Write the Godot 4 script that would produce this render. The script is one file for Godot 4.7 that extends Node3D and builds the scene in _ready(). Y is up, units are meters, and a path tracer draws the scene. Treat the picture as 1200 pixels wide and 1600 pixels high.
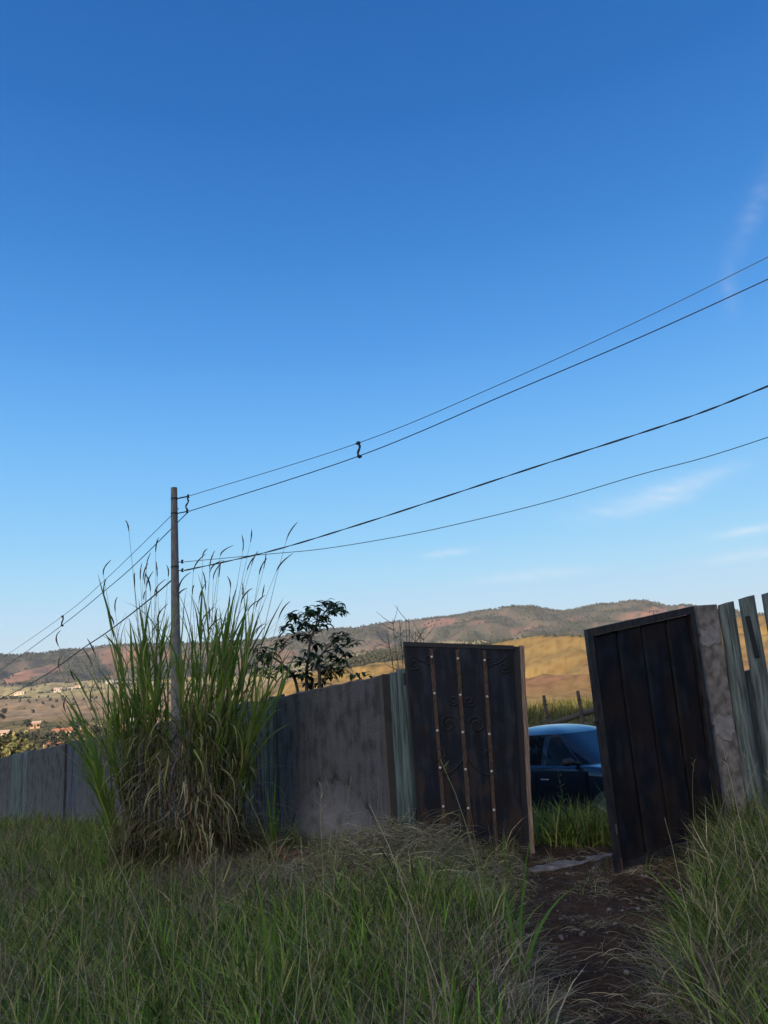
extends Node3D
# Hillside plot behind a rough wall, with two sagging steel gate leaves, a grass clump, a power line and sunlit hills beyond.

var rng := RandomNumberGenerator.new()
var used := {}
var M := {}
var big_noise := FastNoiseLite.new()
var mid_noise := FastNoiseLite.new()
var fine_noise := FastNoiseLite.new()

# ------------------------------------------------------------------ mesh helper
class Shape:
	var v := PackedVector3Array()
	var c := PackedColorArray()
	var uv := PackedVector2Array()
	var i := PackedInt32Array()
	var col := Color(1, 1, 1)
	func pt(p: Vector3, t := Vector2.ZERO) -> int:
		v.append(p)
		c.append(col)
		uv.append(t)
		return v.size() - 1
	func tri(a: int, b: int, d: int) -> void:
		i.append(a); i.append(b); i.append(d)
	func quad(a: Vector3, b: Vector3, d: Vector3, e: Vector3, ta := Vector2(0, 0), tb := Vector2(1, 0), td := Vector2(1, 1), te := Vector2(0, 1)) -> void:
		var k := pt(a, ta)
		pt(b, tb); pt(d, td); pt(e, te)
		tri(k, k + 1, k + 2); tri(k, k + 2, k + 3)
	func quad_out(a: Vector3, b: Vector3, d: Vector3, e: Vector3, middle: Vector3) -> void:
		var n := (d - a).cross(b - a)
		if n.length_squared() < 1e-16:
			n = (e - a).cross(d - a)
		if n.dot((a + b + d + e) / 4.0 - middle) >= 0.0:
			quad(a, b, d, e)
		else:
			quad(a, e, d, b, Vector2(0, 0), Vector2(0, 1), Vector2(1, 1), Vector2(1, 0))
	func tri_out(a: Vector3, b: Vector3, d: Vector3, middle: Vector3) -> void:
		var n := (d - a).cross(b - a)
		var k := pt(a)
		pt(b); pt(d)
		if n.dot((a + b + d) / 3.0 - middle) >= 0.0:
			tri(k, k + 1, k + 2)
		else:
			tri(k, k + 2, k + 1)
	func tube(p: Array, r: Array, sides := 8, caps := true) -> void:
		var first := v.size()
		var n := p.size()
		var side := Vector3.ZERO
		for k in n:
			var t: Vector3 = (p[mini(k + 1, n - 1)] - p[maxi(k - 1, 0)]).normalized()
			if k == 0:
				side = t.cross(Vector3(0.31, 0.2, 0.93) if absf(t.y) > 0.8 else Vector3.UP).normalized()
			else:
				side = (side - t * side.dot(t)).normalized()
			var other := t.cross(side)
			for s in sides:
				var a := TAU * s / sides
				pt(p[k] + (side * cos(a) + other * sin(a)) * r[k], Vector2(float(s) / sides, float(k) / maxi(n - 1, 1)))
		for k in n - 1:
			for s in sides:
				var a := first + k * sides + s
				var b := first + k * sides + (s + 1) % sides
				tri(a, a + sides, b + sides)
				tri(a, b + sides, b)
		if caps:
			for e in [0, n - 1]:
				var f := v.size()
				for s in sides:
					pt(v[first + e * sides + s])
				var m := pt(p[e])
				for s in sides:
					if e == 0:
						tri(m, f + s, f + (s + 1) % sides)
					else:
						tri(m, f + (s + 1) % sides, f + s)
	# a box with chamfered edges
	func box(t: Transform3D, size: Vector3, ch := 0.0) -> void:
		var h := size / 2.0
		ch = minf(ch, minf(h.x, minf(h.y, h.z)) * 0.9)
		var o := t.origin
		if ch <= 0.0:
			for ax in 3:
				for s in [-1.0, 1.0]:
					var q := []
					for k in [[-1, -1], [1, -1], [1, 1], [-1, 1]]:
						var p := Vector3.ZERO
						p[ax] = h[ax] * s
						p[(ax + 1) % 3] = h[(ax + 1) % 3] * k[0]
						p[(ax + 2) % 3] = h[(ax + 2) % 3] * k[1]
						q.append(t * p)
					quad_out(q[0], q[1], q[2], q[3], o)
			return
		for ax in 3:
			var b := (ax + 1) % 3
			var d := (ax + 2) % 3
			for s in [-1.0, 1.0]:
				var q := []
				for k in [[-1, -1], [1, -1], [1, 1], [-1, 1]]:
					var p := Vector3.ZERO
					p[ax] = h[ax] * s
					p[b] = (h[b] - ch) * k[0]
					p[d] = (h[d] - ch) * k[1]
					q.append(t * p)
				quad_out(q[0], q[1], q[2], q[3], o)
				for u in [-1.0, 1.0]:
					var p1 := Vector3.ZERO
					var p2 := Vector3.ZERO
					p1[ax] = h[ax] * s; p1[b] = (h[b] - ch) * u
					p2[ax] = (h[ax] - ch) * s; p2[b] = h[b] * u
					var e := Vector3.ZERO
					e[d] = h[d] - ch
					quad_out(t * (p1 - e), t * (p1 + e), t * (p2 + e), t * (p2 - e), o)
		for x in [-1.0, 1.0]:
			for y in [-1.0, 1.0]:
				for z in [-1.0, 1.0]:
					var g := Vector3(x * h.x, y * h.y, z * h.z)
					tri_out(t * (g - Vector3(0, y * ch, z * ch)), t * (g - Vector3(x * ch, 0, z * ch)), t * (g - Vector3(x * ch, y * ch, 0)), o)
	# a box in the (u, v, w) space of a bent sheet
	func mapped(f: Callable, lo: Vector3, hi: Vector3) -> void:
		var q := []
		for k in 8:
			q.append(f.call(hi.x if k & 1 else lo.x, hi.y if k & 2 else lo.y, hi.z if k & 4 else lo.z))
		var o := Vector3.ZERO
		for p in q:
			o += p / 8.0
		for k in [[0, 1, 3, 2], [4, 5, 7, 6], [0, 1, 5, 4], [2, 3, 7, 6], [0, 2, 6, 4], [1, 3, 7, 5]]:
			quad_out(q[k[0]], q[k[1]], q[k[2]], q[k[3]], o)
	# a ribbon that narrows to a tip
	func blade(p: Array, w: float, side: Vector3, fold := 0.0) -> void:
		var n := p.size()
		var last := -1
		for k in n:
			var t := float(k) / (n - 1)
			var half := w * 0.5 * (1.0 - pow(t, 2.2)) * (0.55 + 0.45 * minf(1.0, t * 4.0))
			if k == n - 1:
				var e := pt(p[k], Vector2(0.5, 1))
				tri(last, last + 1, e)
			else:
				var a := pt(p[k] - side * half, Vector2(0, t))
				pt(p[k] + side * half, Vector2(1, t))
				if last >= 0:
					tri(last, last + 1, a + 1); tri(last, a + 1, a)
				last = a
	func mesh(m: Material) -> ArrayMesh:
		var n := PackedVector3Array()
		n.resize(v.size())
		for k in range(0, i.size(), 3):
			var a := i[k]; var b := i[k + 1]; var d := i[k + 2]
			var f := (v[d] - v[a]).cross(v[b] - v[a])
			n[a] += f; n[b] += f; n[d] += f
		for k in n.size():
			n[k] = n[k].normalized() if n[k].length_squared() > 1e-24 else Vector3.UP
		var arr := []
		arr.resize(Mesh.ARRAY_MAX)
		arr[Mesh.ARRAY_VERTEX] = v
		arr[Mesh.ARRAY_NORMAL] = n
		arr[Mesh.ARRAY_COLOR] = c
		arr[Mesh.ARRAY_TEX_UV] = uv
		arr[Mesh.ARRAY_INDEX] = i
		var out := ArrayMesh.new()
		out.add_surface_from_arrays(Mesh.PRIMITIVE_TRIANGLES, arr)
		out.surface_set_material(0, m)
		return out

# ------------------------------------------------------------------ scene helpers
func numbered(called: String) -> String:
	var n: int = used.get(called, 0)
	used[called] = n + 1
	return called if n == 0 else "%s_%03d" % [called, n]

func tag(o: Node3D, label := "", category := "", group := "", kind := "") -> Node3D:
	if label: o.set_meta("label", label)
	if category: o.set_meta("category", category)
	if group: o.set_meta("group", group)
	if kind: o.set_meta("kind", kind)
	return o

func put(called: String, mesh: Mesh, parent: Node3D = null, t := Transform3D()) -> MeshInstance3D:
	var o := MeshInstance3D.new()
	o.name = called if parent else numbered(called)
	o.mesh = mesh
	o.transform = t
	(parent if parent else self).add_child(o, true)
	return o

func part(called: String, st: Shape, m: Material, parent: Node3D) -> MeshInstance3D:
	return put(called, st.mesh(m), parent)

func base(called: String, at: Vector3, turn := 0.0) -> Node3D:
	var o := Node3D.new()
	o.name = numbered(called)
	add_child(o)
	o.position = at
	o.rotation.y = turn
	return o

func copies(called: String, mesh: Mesh, where: Array, tints: Array, parent: Node3D = null) -> MultiMeshInstance3D:
	var mm := MultiMesh.new()
	mm.transform_format = MultiMesh.TRANSFORM_3D
	mm.use_colors = true
	mm.mesh = mesh
	mm.instance_count = where.size()
	for k in where.size():
		mm.set_instance_transform(k, where[k])
		mm.set_instance_color(k, tints[k])
	var o := MultiMeshInstance3D.new()
	o.name = called if parent else numbered(called)
	o.multimesh = mm
	(parent if parent else self).add_child(o, true)
	return o

func lin(r: float, g: float, b: float) -> Color:
	return Color(r, g, b).linear_to_srgb()

func noise(sd: int, freq: float, octaves := 4) -> FastNoiseLite:
	var n := FastNoiseLite.new()
	n.seed = sd
	n.noise_type = FastNoiseLite.TYPE_SIMPLEX_SMOOTH
	n.frequency = freq
	n.fractal_octaves = octaves
	return n

func ramp(stops: Array) -> Gradient:
	var g := Gradient.new()
	var offs := PackedFloat32Array()
	var cols := PackedColorArray()
	for s in stops:
		offs.append(s[0])
		cols.append(s[1])
	g.offsets = offs
	g.colors = cols
	return g

func noise_tex(sd: int, freq: float, size: int, stops: Array, octaves := 5, normal := 0.0) -> NoiseTexture2D:
	var t := NoiseTexture2D.new()
	t.width = size
	t.height = size
	t.seamless = true
	t.noise = noise(sd, freq, octaves)
	if normal > 0.0:
		t.as_normal_map = true
		t.bump_strength = normal
	elif stops:
		t.color_ramp = ramp(stops)
	return t

func mat(c: Color, rough := 0.8, metal := 0.0) -> StandardMaterial3D:
	var m := StandardMaterial3D.new()
	m.albedo_color = c
	m.roughness = rough
	m.metallic = metal
	return m

# a surface with grain: world-free triplanar noise, own scale on each axis, and fine relief
func grained(sd: int, stops: Array, scale: Vector3, rough: float, relief := 0.4, freq := 0.02) -> StandardMaterial3D:
	var m := mat(Color.WHITE, rough)
	m.albedo_texture = noise_tex(sd, freq, 512, stops, 6)
	m.uv1_triplanar = true
	m.uv1_world_triplanar = true
	m.uv1_scale = scale
	if relief > 0.0:
		m.heightmap_enabled = true
		m.heightmap_texture = noise_tex(sd + 7, freq * 1.5, 512, [], 6)
		m.heightmap_scale = relief
	return m

func tinted(rough := 0.6, back := 0.0) -> StandardMaterial3D:
	var m := mat(Color.WHITE, rough)
	m.vertex_color_use_as_albedo = true
	m.cull_mode = BaseMaterial3D.CULL_DISABLED
	if back > 0.0:
		m.backlight_enabled = true
		m.backlight = lin(back, back, back * 0.7)
	return m

func rf(a: float, b: float) -> float:
	return rng.randf_range(a, b)

func spline(p: Array, each: int) -> Array:
	var out := []
	for k in p.size() - 1:
		var a: Vector3 = p[maxi(k - 1, 0)]
		var b: Vector3 = p[k]
		var d: Vector3 = p[k + 1]
		var e: Vector3 = p[mini(k + 2, p.size() - 1)]
		for s in each:
			out.append(b.cubic_interpolate(d, a, e, float(s) / each))
	out.append(p[-1])
	return out

# ------------------------------------------------------------------ terrain
const AZ := [-180.0, -140.0, -105.0, -75.0, -50.0, -33.0, -27.0, -20.0, -13.0, -6.5, 0.0, 9.0, 18.0, 27.0, 36.0, 55.0, 75.0, 105.0, 140.0, 180.0]
const RR := [0.0, 12.0, 20.0, 35.0, 60.0, 90.0, 130.0, 200.0, 280.0, 400.0, 560.0, 800.0, 1150.0, 1500.0, 1900.0, 2400.0, 3200.0, 4300.0]
const SHADE_RIDGE := [0.0, 0.3, 0.8, 2.0, 5.0, 10.0, 20.0, 55.5, 94.0, 99.0, 85.0, 60.0, 60.0, 70.0, 80.0, 80.0, 85.0, 90.0]  # unseen ridge behind the camera, shaped to shade the near ground
const HILL_FLANK := [0.0, -0.2, -0.4, -0.6, -0.4, 1.0, 5.0, 22.0, 38.0, 44.0, 40.0, 38.0, 46.0, 64.0, 100.0, 92.0, 90.0, 92.0]
const LEFT_SIDE := [0.0, -0.8, -1.6, -3.4, -6.0, -9.0, -12.0, -15.0, -15.0, -9.0, -2.0, 14.0, 34.0, 58.0, 122.0, 105.0, 95.0, 95.0]
const FRONT := [
	[0.0, -0.8, -1.6, -3.2, -5.5, -8.5, -11.0, -14.5, -15.0, -9.0, -2.0, 14.0, 34.0, 60.0, 125.0, 105.0, 90.0, 90.0],
	[0.0, -0.7, -1.3, -2.6, -5.0, -8.0, -10.5, -13.0, -12.0, -8.0, -2.0, 13.0, 34.0, 60.0, 139.0, 110.0, 90.0, 90.0],
	[0.0, -0.5, -1.0, -1.8, -4.0, -6.5, -8.5, -8.0, -6.0, -3.0, 2.0, 14.0, 34.0, 62.0, 138.0, 110.0, 90.0, 90.0],
	[0.0, -0.5, -0.7, -1.0, -2.8, -4.0, -2.6, 5.2, 3.5, 6.0, 14.0, 24.0, 42.0, 70.0, 144.0, 112.0, 90.0, 90.0],
	[0.0, -0.5, -0.5, -0.6, -1.2, -0.8, 1.2, 8.5, 6.0, 9.5, 22.0, 34.0, 52.0, 86.0, 158.0, 115.0, 90.0, 90.0],
	[0.0, -0.5, -0.5, -0.5, -0.7, 0.0, 2.2, 9.1, 6.5, 11.0, 24.0, 38.0, 58.0, 98.0, 173.0, 120.0, 90.0, 90.0],
	[0.0, -0.4, -0.4, -0.4, -0.6, 0.2, 2.5, 9.4, 7.5, 12.0, 23.0, 35.0, 56.0, 92.0, 166.0, 118.0, 90.0, 90.0],
	[0.0, -0.3, -0.3, -0.3, -0.4, 0.4, 3.0, 10.0, 8.5, 13.0, 21.0, 31.0, 50.0, 78.0, 95.0, 80.0, 80.0, 85.0],
]
const RIGHT_SIDE := [0.0, 0.4, 0.8, 2.0, 4.0, 6.0, 8.0, 13.0, 12.0, 16.0, 22.0, 31.0, 48.0, 70.0, 90.0, 80.0, 80.0, 85.0]
const SKY_AZ := [-27.0, -24.6, -22.2, -19.7, -16.3, -10.4, -6.7, -3.4, 0.4, 4.2, 7.1, 8.9, 12.5, 15.3, 17.9, 20.4, 23.2, 25.6]
const SKY_EL := [3.73, 3.84, 4.0, 4.19, 4.17, 4.15, 4.31, 4.44, 4.75, 4.91, 5.16, 5.2, 4.57, 4.79, 4.99, 4.38, 3.67, 3.0]

func profile(az: float) -> PackedFloat32Array:
	var k := 0
	while k < AZ.size() - 2 and AZ[k + 1] < az:
		k += 1
	var t := clampf((az - AZ[k]) / (AZ[k + 1] - AZ[k]), 0.0, 1.0)
	t = t * t * (3.0 - 2.0 * t)
	var out := PackedFloat32Array()
	for j in RR.size():
		out.append(lerpf(row_of(k)[j], row_of(k + 1)[j], t))
	if az >= -27.0 and az <= 25.6:
		var s := 0
		while s < SKY_AZ.size() - 2 and SKY_AZ[s + 1] < az:
			s += 1
		var w := clampf((az - SKY_AZ[s]) / (SKY_AZ[s + 1] - SKY_AZ[s]), 0.0, 1.0)
		w = w * w * (3.0 - 2.0 * w)
		out[14] = 1.6 + 1900.0 * tan(deg_to_rad(lerpf(SKY_EL[s], SKY_EL[s + 1], w)))
	return out

func row_of(k: int) -> Array:
	if k == 2:
		return HILL_FLANK
	if k <= 1 or k >= 17:
		return SHADE_RIDGE
	if k == 3 or k == 4 or k == 5:
		return LEFT_SIDE
	if k >= 14:
		return RIGHT_SIDE
	return FRONT[k - 6]

# how far past the wall and gate line a point lies (negative on the near side)
func past_wall(x: float, z: float) -> float:
	if x < 0.1:
		return (-z - 7.7 - (0.1 - x) * 1.26) * 0.62
	return -z - 7.75 + (x - 0.1) * 0.27

func site(x: float, z: float) -> float:
	var y := 0.06 + (0.05 * minf(x, 4.0) if x > 0.0 else 0.105 * x)
	var d := past_wall(x, z)
	if d > -0.1:
		y -= 0.76 * smoothstep(-0.1, 3.6, d)
	# the heap of cut grass
	var hx := (x + 0.2) / 0.75
	var hz := (z + 6.9) / 0.6
	y += 0.23 * exp(-(hx * hx + hz * hz) * 1.3)
	# trodden path
	var p := on_path(x, z)
	y -= 0.05 * p
	y += 0.035 * fine_noise.get_noise_2d(x * 60.0, z * 60.0) + 0.05 * fine_noise.get_noise_2d(x * 14.0, z * 14.0)
	return y

func on_path(x: float, z: float) -> float:
	if z > -2.5 or z < -7.6:
		return 0.0
	var t := clampf((-z - 3.7) / 3.3, 0.0, 1.0)
	var l := lerpf(0.5, 1.05, t * t)
	var r := lerpf(1.12, 2.45, t)
	var wob := 0.12 * fine_noise.get_noise_2d(z * 40.0, 5.0)
	return smoothstep(l - 0.18, l + 0.12, x + wob) * (1.0 - smoothstep(r - 0.12, r + 0.18, x + wob))

func far_height(row: PackedFloat32Array, x: float, z: float, r: float) -> float:
	var k := 0
	while k < RR.size() - 2 and RR[k + 1] < r:
		k += 1
	var t := clampf((r - RR[k]) / (RR[k + 1] - RR[k]), 0.0, 1.0)
	var a := row[maxi(k - 1, 0)]
	var b := row[k]
	var d := row[k + 1]
	var e := row[mini(k + 2, RR.size() - 1)]
	# monotone-ish cubic: tangents by difference, weighted by spacing
	var span: float = RR[k + 1] - RR[k]
	var m0: float = (d - a) / maxf(RR[k + 1] - RR[maxi(k - 1, 0)], 1e-3) * span
	var m1: float = (e - b) / maxf(RR[mini(k + 2, RR.size() - 1)] - RR[k], 1e-3) * span
	var t2 := t * t
	var t3 := t2 * t
	var y := (2.0 * t3 - 3.0 * t2 + 1.0) * b + (t3 - 2.0 * t2 + t) * m0 + (-2.0 * t3 + 3.0 * t2) * d + (t3 - t2) * m1
	if r > 40.0:
		var amp := smoothstep(40.0, 130.0, r) * 0.8 + smoothstep(300.0, 1300.0, r) * 9.0
		y += amp * big_noise.get_noise_2d(x, z) * 1.2
		if r > 70.0 and r < 320.0:
			var gully := absf(mid_noise.get_noise_2d(x * 1.1 + z * 0.5, z * 0.55 - x * 0.3))
			var across := (0.9 * x - 0.42 * z) / 34.0 + 0.9 * big_noise.get_noise_2d(x * 2.2, z * 2.2)
			var saw := fposmod(across, 1.0)
			y += 5.0 * (saw if saw < 0.8 else 0.8 * (1.0 - smoothstep(0.8, 1.0, saw)) - 0.06) * smoothstep(75.0, 120.0, r) * (1.0 - smoothstep(170.0, 200.0, r))
			y -= 1.3 * (1.0 - smoothstep(0.0, 0.22, gully)) * smoothstep(70.0, 110.0, r) * (1.0 - smoothstep(230.0, 320.0, r))
		elif r > 1000.0:
			var gully2 := absf(mid_noise.get_noise_2d(x * 0.13, z * 0.08))
			y -= 16.0 * (1.0 - smoothstep(0.0, 0.3, gully2)) * smoothstep(1000.0, 1500.0, r) * (1.0 - smoothstep(1700.0, 1880.0, r))
			y += 3.0 * mid_noise.get_noise_2d(x * 0.7, z * 0.7)
	return y

func ground_at(x: float, z: float) -> float:
	var r := sqrt(x * x + z * z)
	if r <= 15.0:
		return site(x, z)
	var f := far_height(profile(rad_to_deg(atan2(x, -z))), x, z, r)
	if r >= 34.0:
		return f
	return lerpf(site(x, z), f, smoothstep(15.0, 34.0, r))

const SCARS := [[-25.6, 1560.0, 1.5, 90.0, 1.0], [-24.2, 1640.0, 1.1, 60.0, 0.8], [-26.4, 1480.0, 0.6, 40.0, 0.9], [-19.0, 1700.0, 1.8, 150.0, 0.75], [-16.0, 1700.0, 1.4, 120.0, 0.6], [3.5, 1760.0, 1.5, 90.0, 0.95], [9.6, 1560.0, 1.2, 70.0, 0.7], [6.3, 1640.0, 1.0, 40.0, 0.6], [19.5, 1690.0, 2.2, 120.0, 0.9], [17.2, 1620.0, 1.2, 60.0, 0.6], [-8.0, 1560.0, 1.3, 120.0, 0.6], [-0.8, 1500.0, 1.3, 90.0, 0.45], [22.5, 1700.0, 1.6, 90.0, 0.8], [13.4, 1640.0, 1.0, 70.0, 0.5], [-11.5, 1620.0, 1.2, 110.0, 0.7]]

func ground_color(x: float, z: float, r: float, az: float) -> Color:
	var n1 := big_noise.get_noise_2d(x * 1.7 + 300.0, z * 1.7)
	var n2 := mid_noise.get_noise_2d(x * 2.3, z * 2.3 + 90.0)
	var n3 := fine_noise.get_noise_2d(x * 3.0, z * 3.0)
	var near := Color(0.055, 0.046, 0.03).lerp(Color(0.05, 0.06, 0.025), clampf(0.5 + n2, 0.0, 1.0))
	if r < 16.0:
		var g1 := fine_noise.get_noise_2d(x * 25.0, z * 25.0)
		var g2 := fine_noise.get_noise_2d(x * 160.0, z * 160.0)
		var soil := Color(0.06, 0.036, 0.021).lerp(Color(0.115, 0.066, 0.038), clampf(0.45 + 0.9 * g1, 0.0, 1.0))
		soil = soil.lerp(Color(0.035, 0.028, 0.025), clampf(g2 * 1.4, 0.0, 0.7))
		return near.lerp(soil, maxf(on_path(x, z), clampf(g1 * 2.0, 0.0, 0.7)))
	var c := near
	var gold := Color(0.40, 0.285, 0.11).lerp(Color(0.33, 0.23, 0.09), clampf(0.5 + n2 * 1.3, 0.0, 1.0))
	gold = gold.lerp(Color(0.22, 0.165, 0.06), clampf(n3 * 1.6 - 0.1, 0.0, 0.6))
	var n4 := fine_noise.get_noise_2d(x * 11.0, z * 5.0)
	gold = gold.lerp(Color(0.25, 0.16, 0.06), clampf(n4 * 2.2, 0.0, 0.75))
	var bare := clampf((0.25 - absf(n1 + 0.1)) * 5.0, 0.0, 1.0) * smoothstep(60.0, 78.0, r) * (1.0 - smoothstep(90.0, 125.0, r))
	gold = gold.lerp(Color(0.36, 0.19, 0.11).lerp(Color(0.22, 0.13, 0.08), clampf(0.4 + 2.0 * n4, 0.0, 1.0)), bare * 0.85)
	gold = gold.lerp(Color(0.42, 0.26, 0.16), clampf(n3 * 3.0 - 1.0, 0.0, 1.0) * 0.5)
	var field := Color(0.17, 0.14, 0.05).lerp(Color(0.25, 0.18, 0.065), clampf(0.5 + n2, 0.0, 1.0))
	c = c.lerp(field, smoothstep(24.0, 48.0, r))
	# dry pasture on the near hill, scrub in the valley to its left
	var scrub := Color(0.16, 0.145, 0.05).lerp(Color(0.32, 0.24, 0.095), clampf(0.5 + 1.4 * n2, 0.0, 1.0))
	scrub = scrub.lerp(Color(0.045, 0.06, 0.025), clampf(n3 * 2.5, 0.0, 0.85))
	scrub = scrub.lerp(Color(0.3, 0.22, 0.1), clampf(n4 * 2.5 - 0.2, 0.0, 0.7))
	var gold_side := smoothstep(-14.5, -9.0, az + 2.0 * n1)
	c = c.lerp(scrub.lerp(gold, gold_side), smoothstep(42.0, 66.0, r))
	if r > 260.0:
		var dull := Color(0.24, 0.18, 0.08).lerp(Color(0.16, 0.135, 0.06), clampf(0.5 + n2 * 1.4, 0.0, 1.0))
		c = c.lerp(dull, smoothstep(260.0, 330.0, r) * gold_side)
		var brown := Color(0.43, 0.295, 0.175).lerp(Color(0.32, 0.24, 0.135), clampf(0.5 + n2 * 1.5, 0.0, 1.0))
		c = c.lerp(brown, smoothstep(500.0, 570.0, r + 60.0 * n1) * 0.9)
		var tan_field := Color(0.43, 0.35, 0.17).lerp(Color(0.33, 0.3, 0.14), clampf(0.5 + n2 * 1.5, 0.0, 1.0))
		c = c.lerp(tan_field, smoothstep(800.0, 880.0, r + 80.0 * n1))
		c *= 1.0 + 0.5 * n3 + 0.35 * fine_noise.get_noise_2d(x * 0.9, z * 0.5)
	if r > 1200.0:
		var slope := Color(0.13, 0.122, 0.08).lerp(Color(0.075, 0.08, 0.053), clampf(0.5 + 1.6 * n1 + 0.5 * n2, 0.0, 1.0))
		slope = slope.lerp(Color(0.22, 0.145, 0.1), clampf(-n1 * 1.6 + n2 * 1.4 - 0.25, 0.0, 0.6))
		c = c.lerp(slope, smoothstep(1260.0, 1380.0, r + 90.0 * n1))
		for s in SCARS:
			var dx: float = (az - s[0]) / s[2]
			var dr: float = (r - s[1]) / s[3]
			var d := dx * dx + dr * dr + 1.1 * n2 + 0.5 * n3
			if d < 1.0:
				c = c.lerp(Color(0.36, 0.19, 0.13), s[4] * 0.85 * smoothstep(1.0, 0.35, d))
	return c

func build_ground() -> void:
	var az := PackedFloat32Array()
	var a := -180.0
	while a < -32.0:
		az.append(a); a += 4.0
	a = -32.0
	while a < 32.0:
		az.append(a); a += 0.16
	a = 32.0
	while a <= 180.01:
		az.append(a); a += 4.0
	var rs := PackedFloat32Array([0.4, 1.2, 2.2])
	var r := 3.0
	while r < 4300.0:
		rs.append(r); r *= 1.0165
	var na := az.size()
	var nr := rs.size()
	var v := PackedVector3Array()
	var c := PackedColorArray()
	v.resize(na * nr)
	c.resize(na * nr)
	for j in na:
		var row := profile(az[j])
		var th := deg_to_rad(az[j])
		var sx := sin(th)
		var sz := -cos(th)
		for k in nr:
			r = rs[k]
			var x := sx * r
			var z := sz * r
			var y: float
			if r <= 15.0:
				y = site(x, z)
				if absf(az[j]) > 60.0 and r > 4.0:
					y = lerpf(y, far_height(row, x, z, r), smoothstep(4.0, 15.0, r) * smoothstep(60.0, 95.0, absf(az[j])))
			else:
				y = far_height(row, x, z, r)
				if r < 34.0:
					var keep := 1.0 - smoothstep(60.0, 95.0, absf(az[j]))
					y = lerpf(lerpf(y, site(x, z), keep), y, smoothstep(15.0, 34.0, r))
			v[k * na + j] = Vector3(x, y, z)
			c[k * na + j] = ground_color(x, z, r, az[j]) if absf(az[j]) < 40.0 or k % 2 == 0 else Color(0.09, 0.08, 0.04)
	var n := PackedVector3Array()
	n.resize(na * nr)
	var idx := PackedInt32Array()
	for k in nr:
		for j in na:
			var r0 := v[maxi(k - 1, 0) * na + j]
			var r1 := v[mini(k + 1, nr - 1) * na + j]
			var a0 := v[k * na + maxi(j - 1, 0)]
			var a1 := v[k * na + mini(j + 1, na - 1)]
			var nn := (a1 - a0).cross(r1 - r0)
			n[k * na + j] = nn.normalized() * (1.0 if nn.y > 0.0 else -1.0)
			if k < nr - 1 and j < na - 1:
				var q := k * na + j
				idx.append(q); idx.append(q + na); idx.append(q + na + 1)
				idx.append(q); idx.append(q + na + 1); idx.append(q + 1)
	var arr := []
	arr.resize(Mesh.ARRAY_MAX)
	arr[Mesh.ARRAY_VERTEX] = v
	arr[Mesh.ARRAY_NORMAL] = n
	arr[Mesh.ARRAY_COLOR] = c
	arr[Mesh.ARRAY_INDEX] = idx
	var mesh := ArrayMesh.new()
	mesh.add_surface_from_arrays(Mesh.PRIMITIVE_TRIANGLES, arr)
	var m := tinted(0.95)
	m.cull_mode = BaseMaterial3D.CULL_BACK
	m.albedo_texture = noise_tex(61, 0.03, 512, [[0.25, Color(0.78, 0.78, 0.78)], [0.75, Color(1, 1, 1)]], 6)
	m.uv1_triplanar = true
	m.uv1_world_triplanar = true
	m.uv1_scale = Vector3(0.9, 0.9, 0.9)
	m.metallic_specular = 0.2
	mesh.surface_set_material(0, m)
	tag(put("ground", mesh), "", "", "", "structure")

# ------------------------------------------------------------------ sky, sun, camera
const EXPOSURE := 1.6
const SUN_TURN := 25.0
const SUN_HEIGHT := 16.0

func set_view() -> void:
	var cam := Camera3D.new()
	cam.name = "camera"
	cam.fov = 67.38
	cam.near = 0.05
	cam.far = 12000.0
	cam.position = Vector3(0, 1.6, 0)
	cam.basis = Basis(Vector3.RIGHT, deg_to_rad(13.0)) * Basis(Vector3.BACK, deg_to_rad(-3.85))
	add_child(cam)
	cam.current = true
	var sun := DirectionalLight3D.new()
	sun.name = "sun"
	sun.light_energy = 1.6
	sun.light_color = Color(1.0, 0.89, 0.74)
	sun.light_angular_distance = 0.5
	sun.shadow_enabled = true
	sun.basis = Basis.looking_at(Vector3(sin(deg_to_rad(SUN_TURN)) * cos(deg_to_rad(SUN_HEIGHT)), -sin(deg_to_rad(SUN_HEIGHT)), -cos(deg_to_rad(SUN_TURN)) * cos(deg_to_rad(SUN_HEIGHT))), Vector3.UP)
	add_child(sun)
	var env := Environment.new()
	env.background_mode = Environment.BG_SKY
	var sky := Sky.new()
	var pm := PanoramaSkyMaterial.new()
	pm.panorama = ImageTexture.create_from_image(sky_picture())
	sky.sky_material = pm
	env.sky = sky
	env.tonemap_mode = Environment.TONE_MAPPER_LINEAR
	env.tonemap_exposure = EXPOSURE
	env.sdfgi_enabled = true
	env.ssao_enabled = true
	env.ssil_enabled = true
	env.fog_enabled = true
	env.fog_density = 0.00009
	env.fog_light_color = Color(0.86, 0.91, 1.0)
	var we := WorldEnvironment.new()
	we.name = "environment"
	we.environment = env
	add_child(we)

const AIR := [[0.0, 0.67, 0.78, 0.82], [3.0, 0.62, 0.78, 0.86], [5.7, 0.52, 0.75, 0.92], [8.5, 0.4, 0.7158, 0.955], [11.0, 0.3, 0.6427, 0.965], [15.0, 0.215, 0.5486, 0.955], [19.0, 0.15, 0.4598, 0.92], [25.0, 0.08, 0.3292, 0.8], [32.0, 0.042, 0.232, 0.65], [40.0, 0.022, 0.162, 0.525], [47.0, 0.016, 0.1327, 0.46], [65.0, 0.014, 0.1129, 0.41], [90.0, 0.013, 0.1045, 0.39]]
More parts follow.
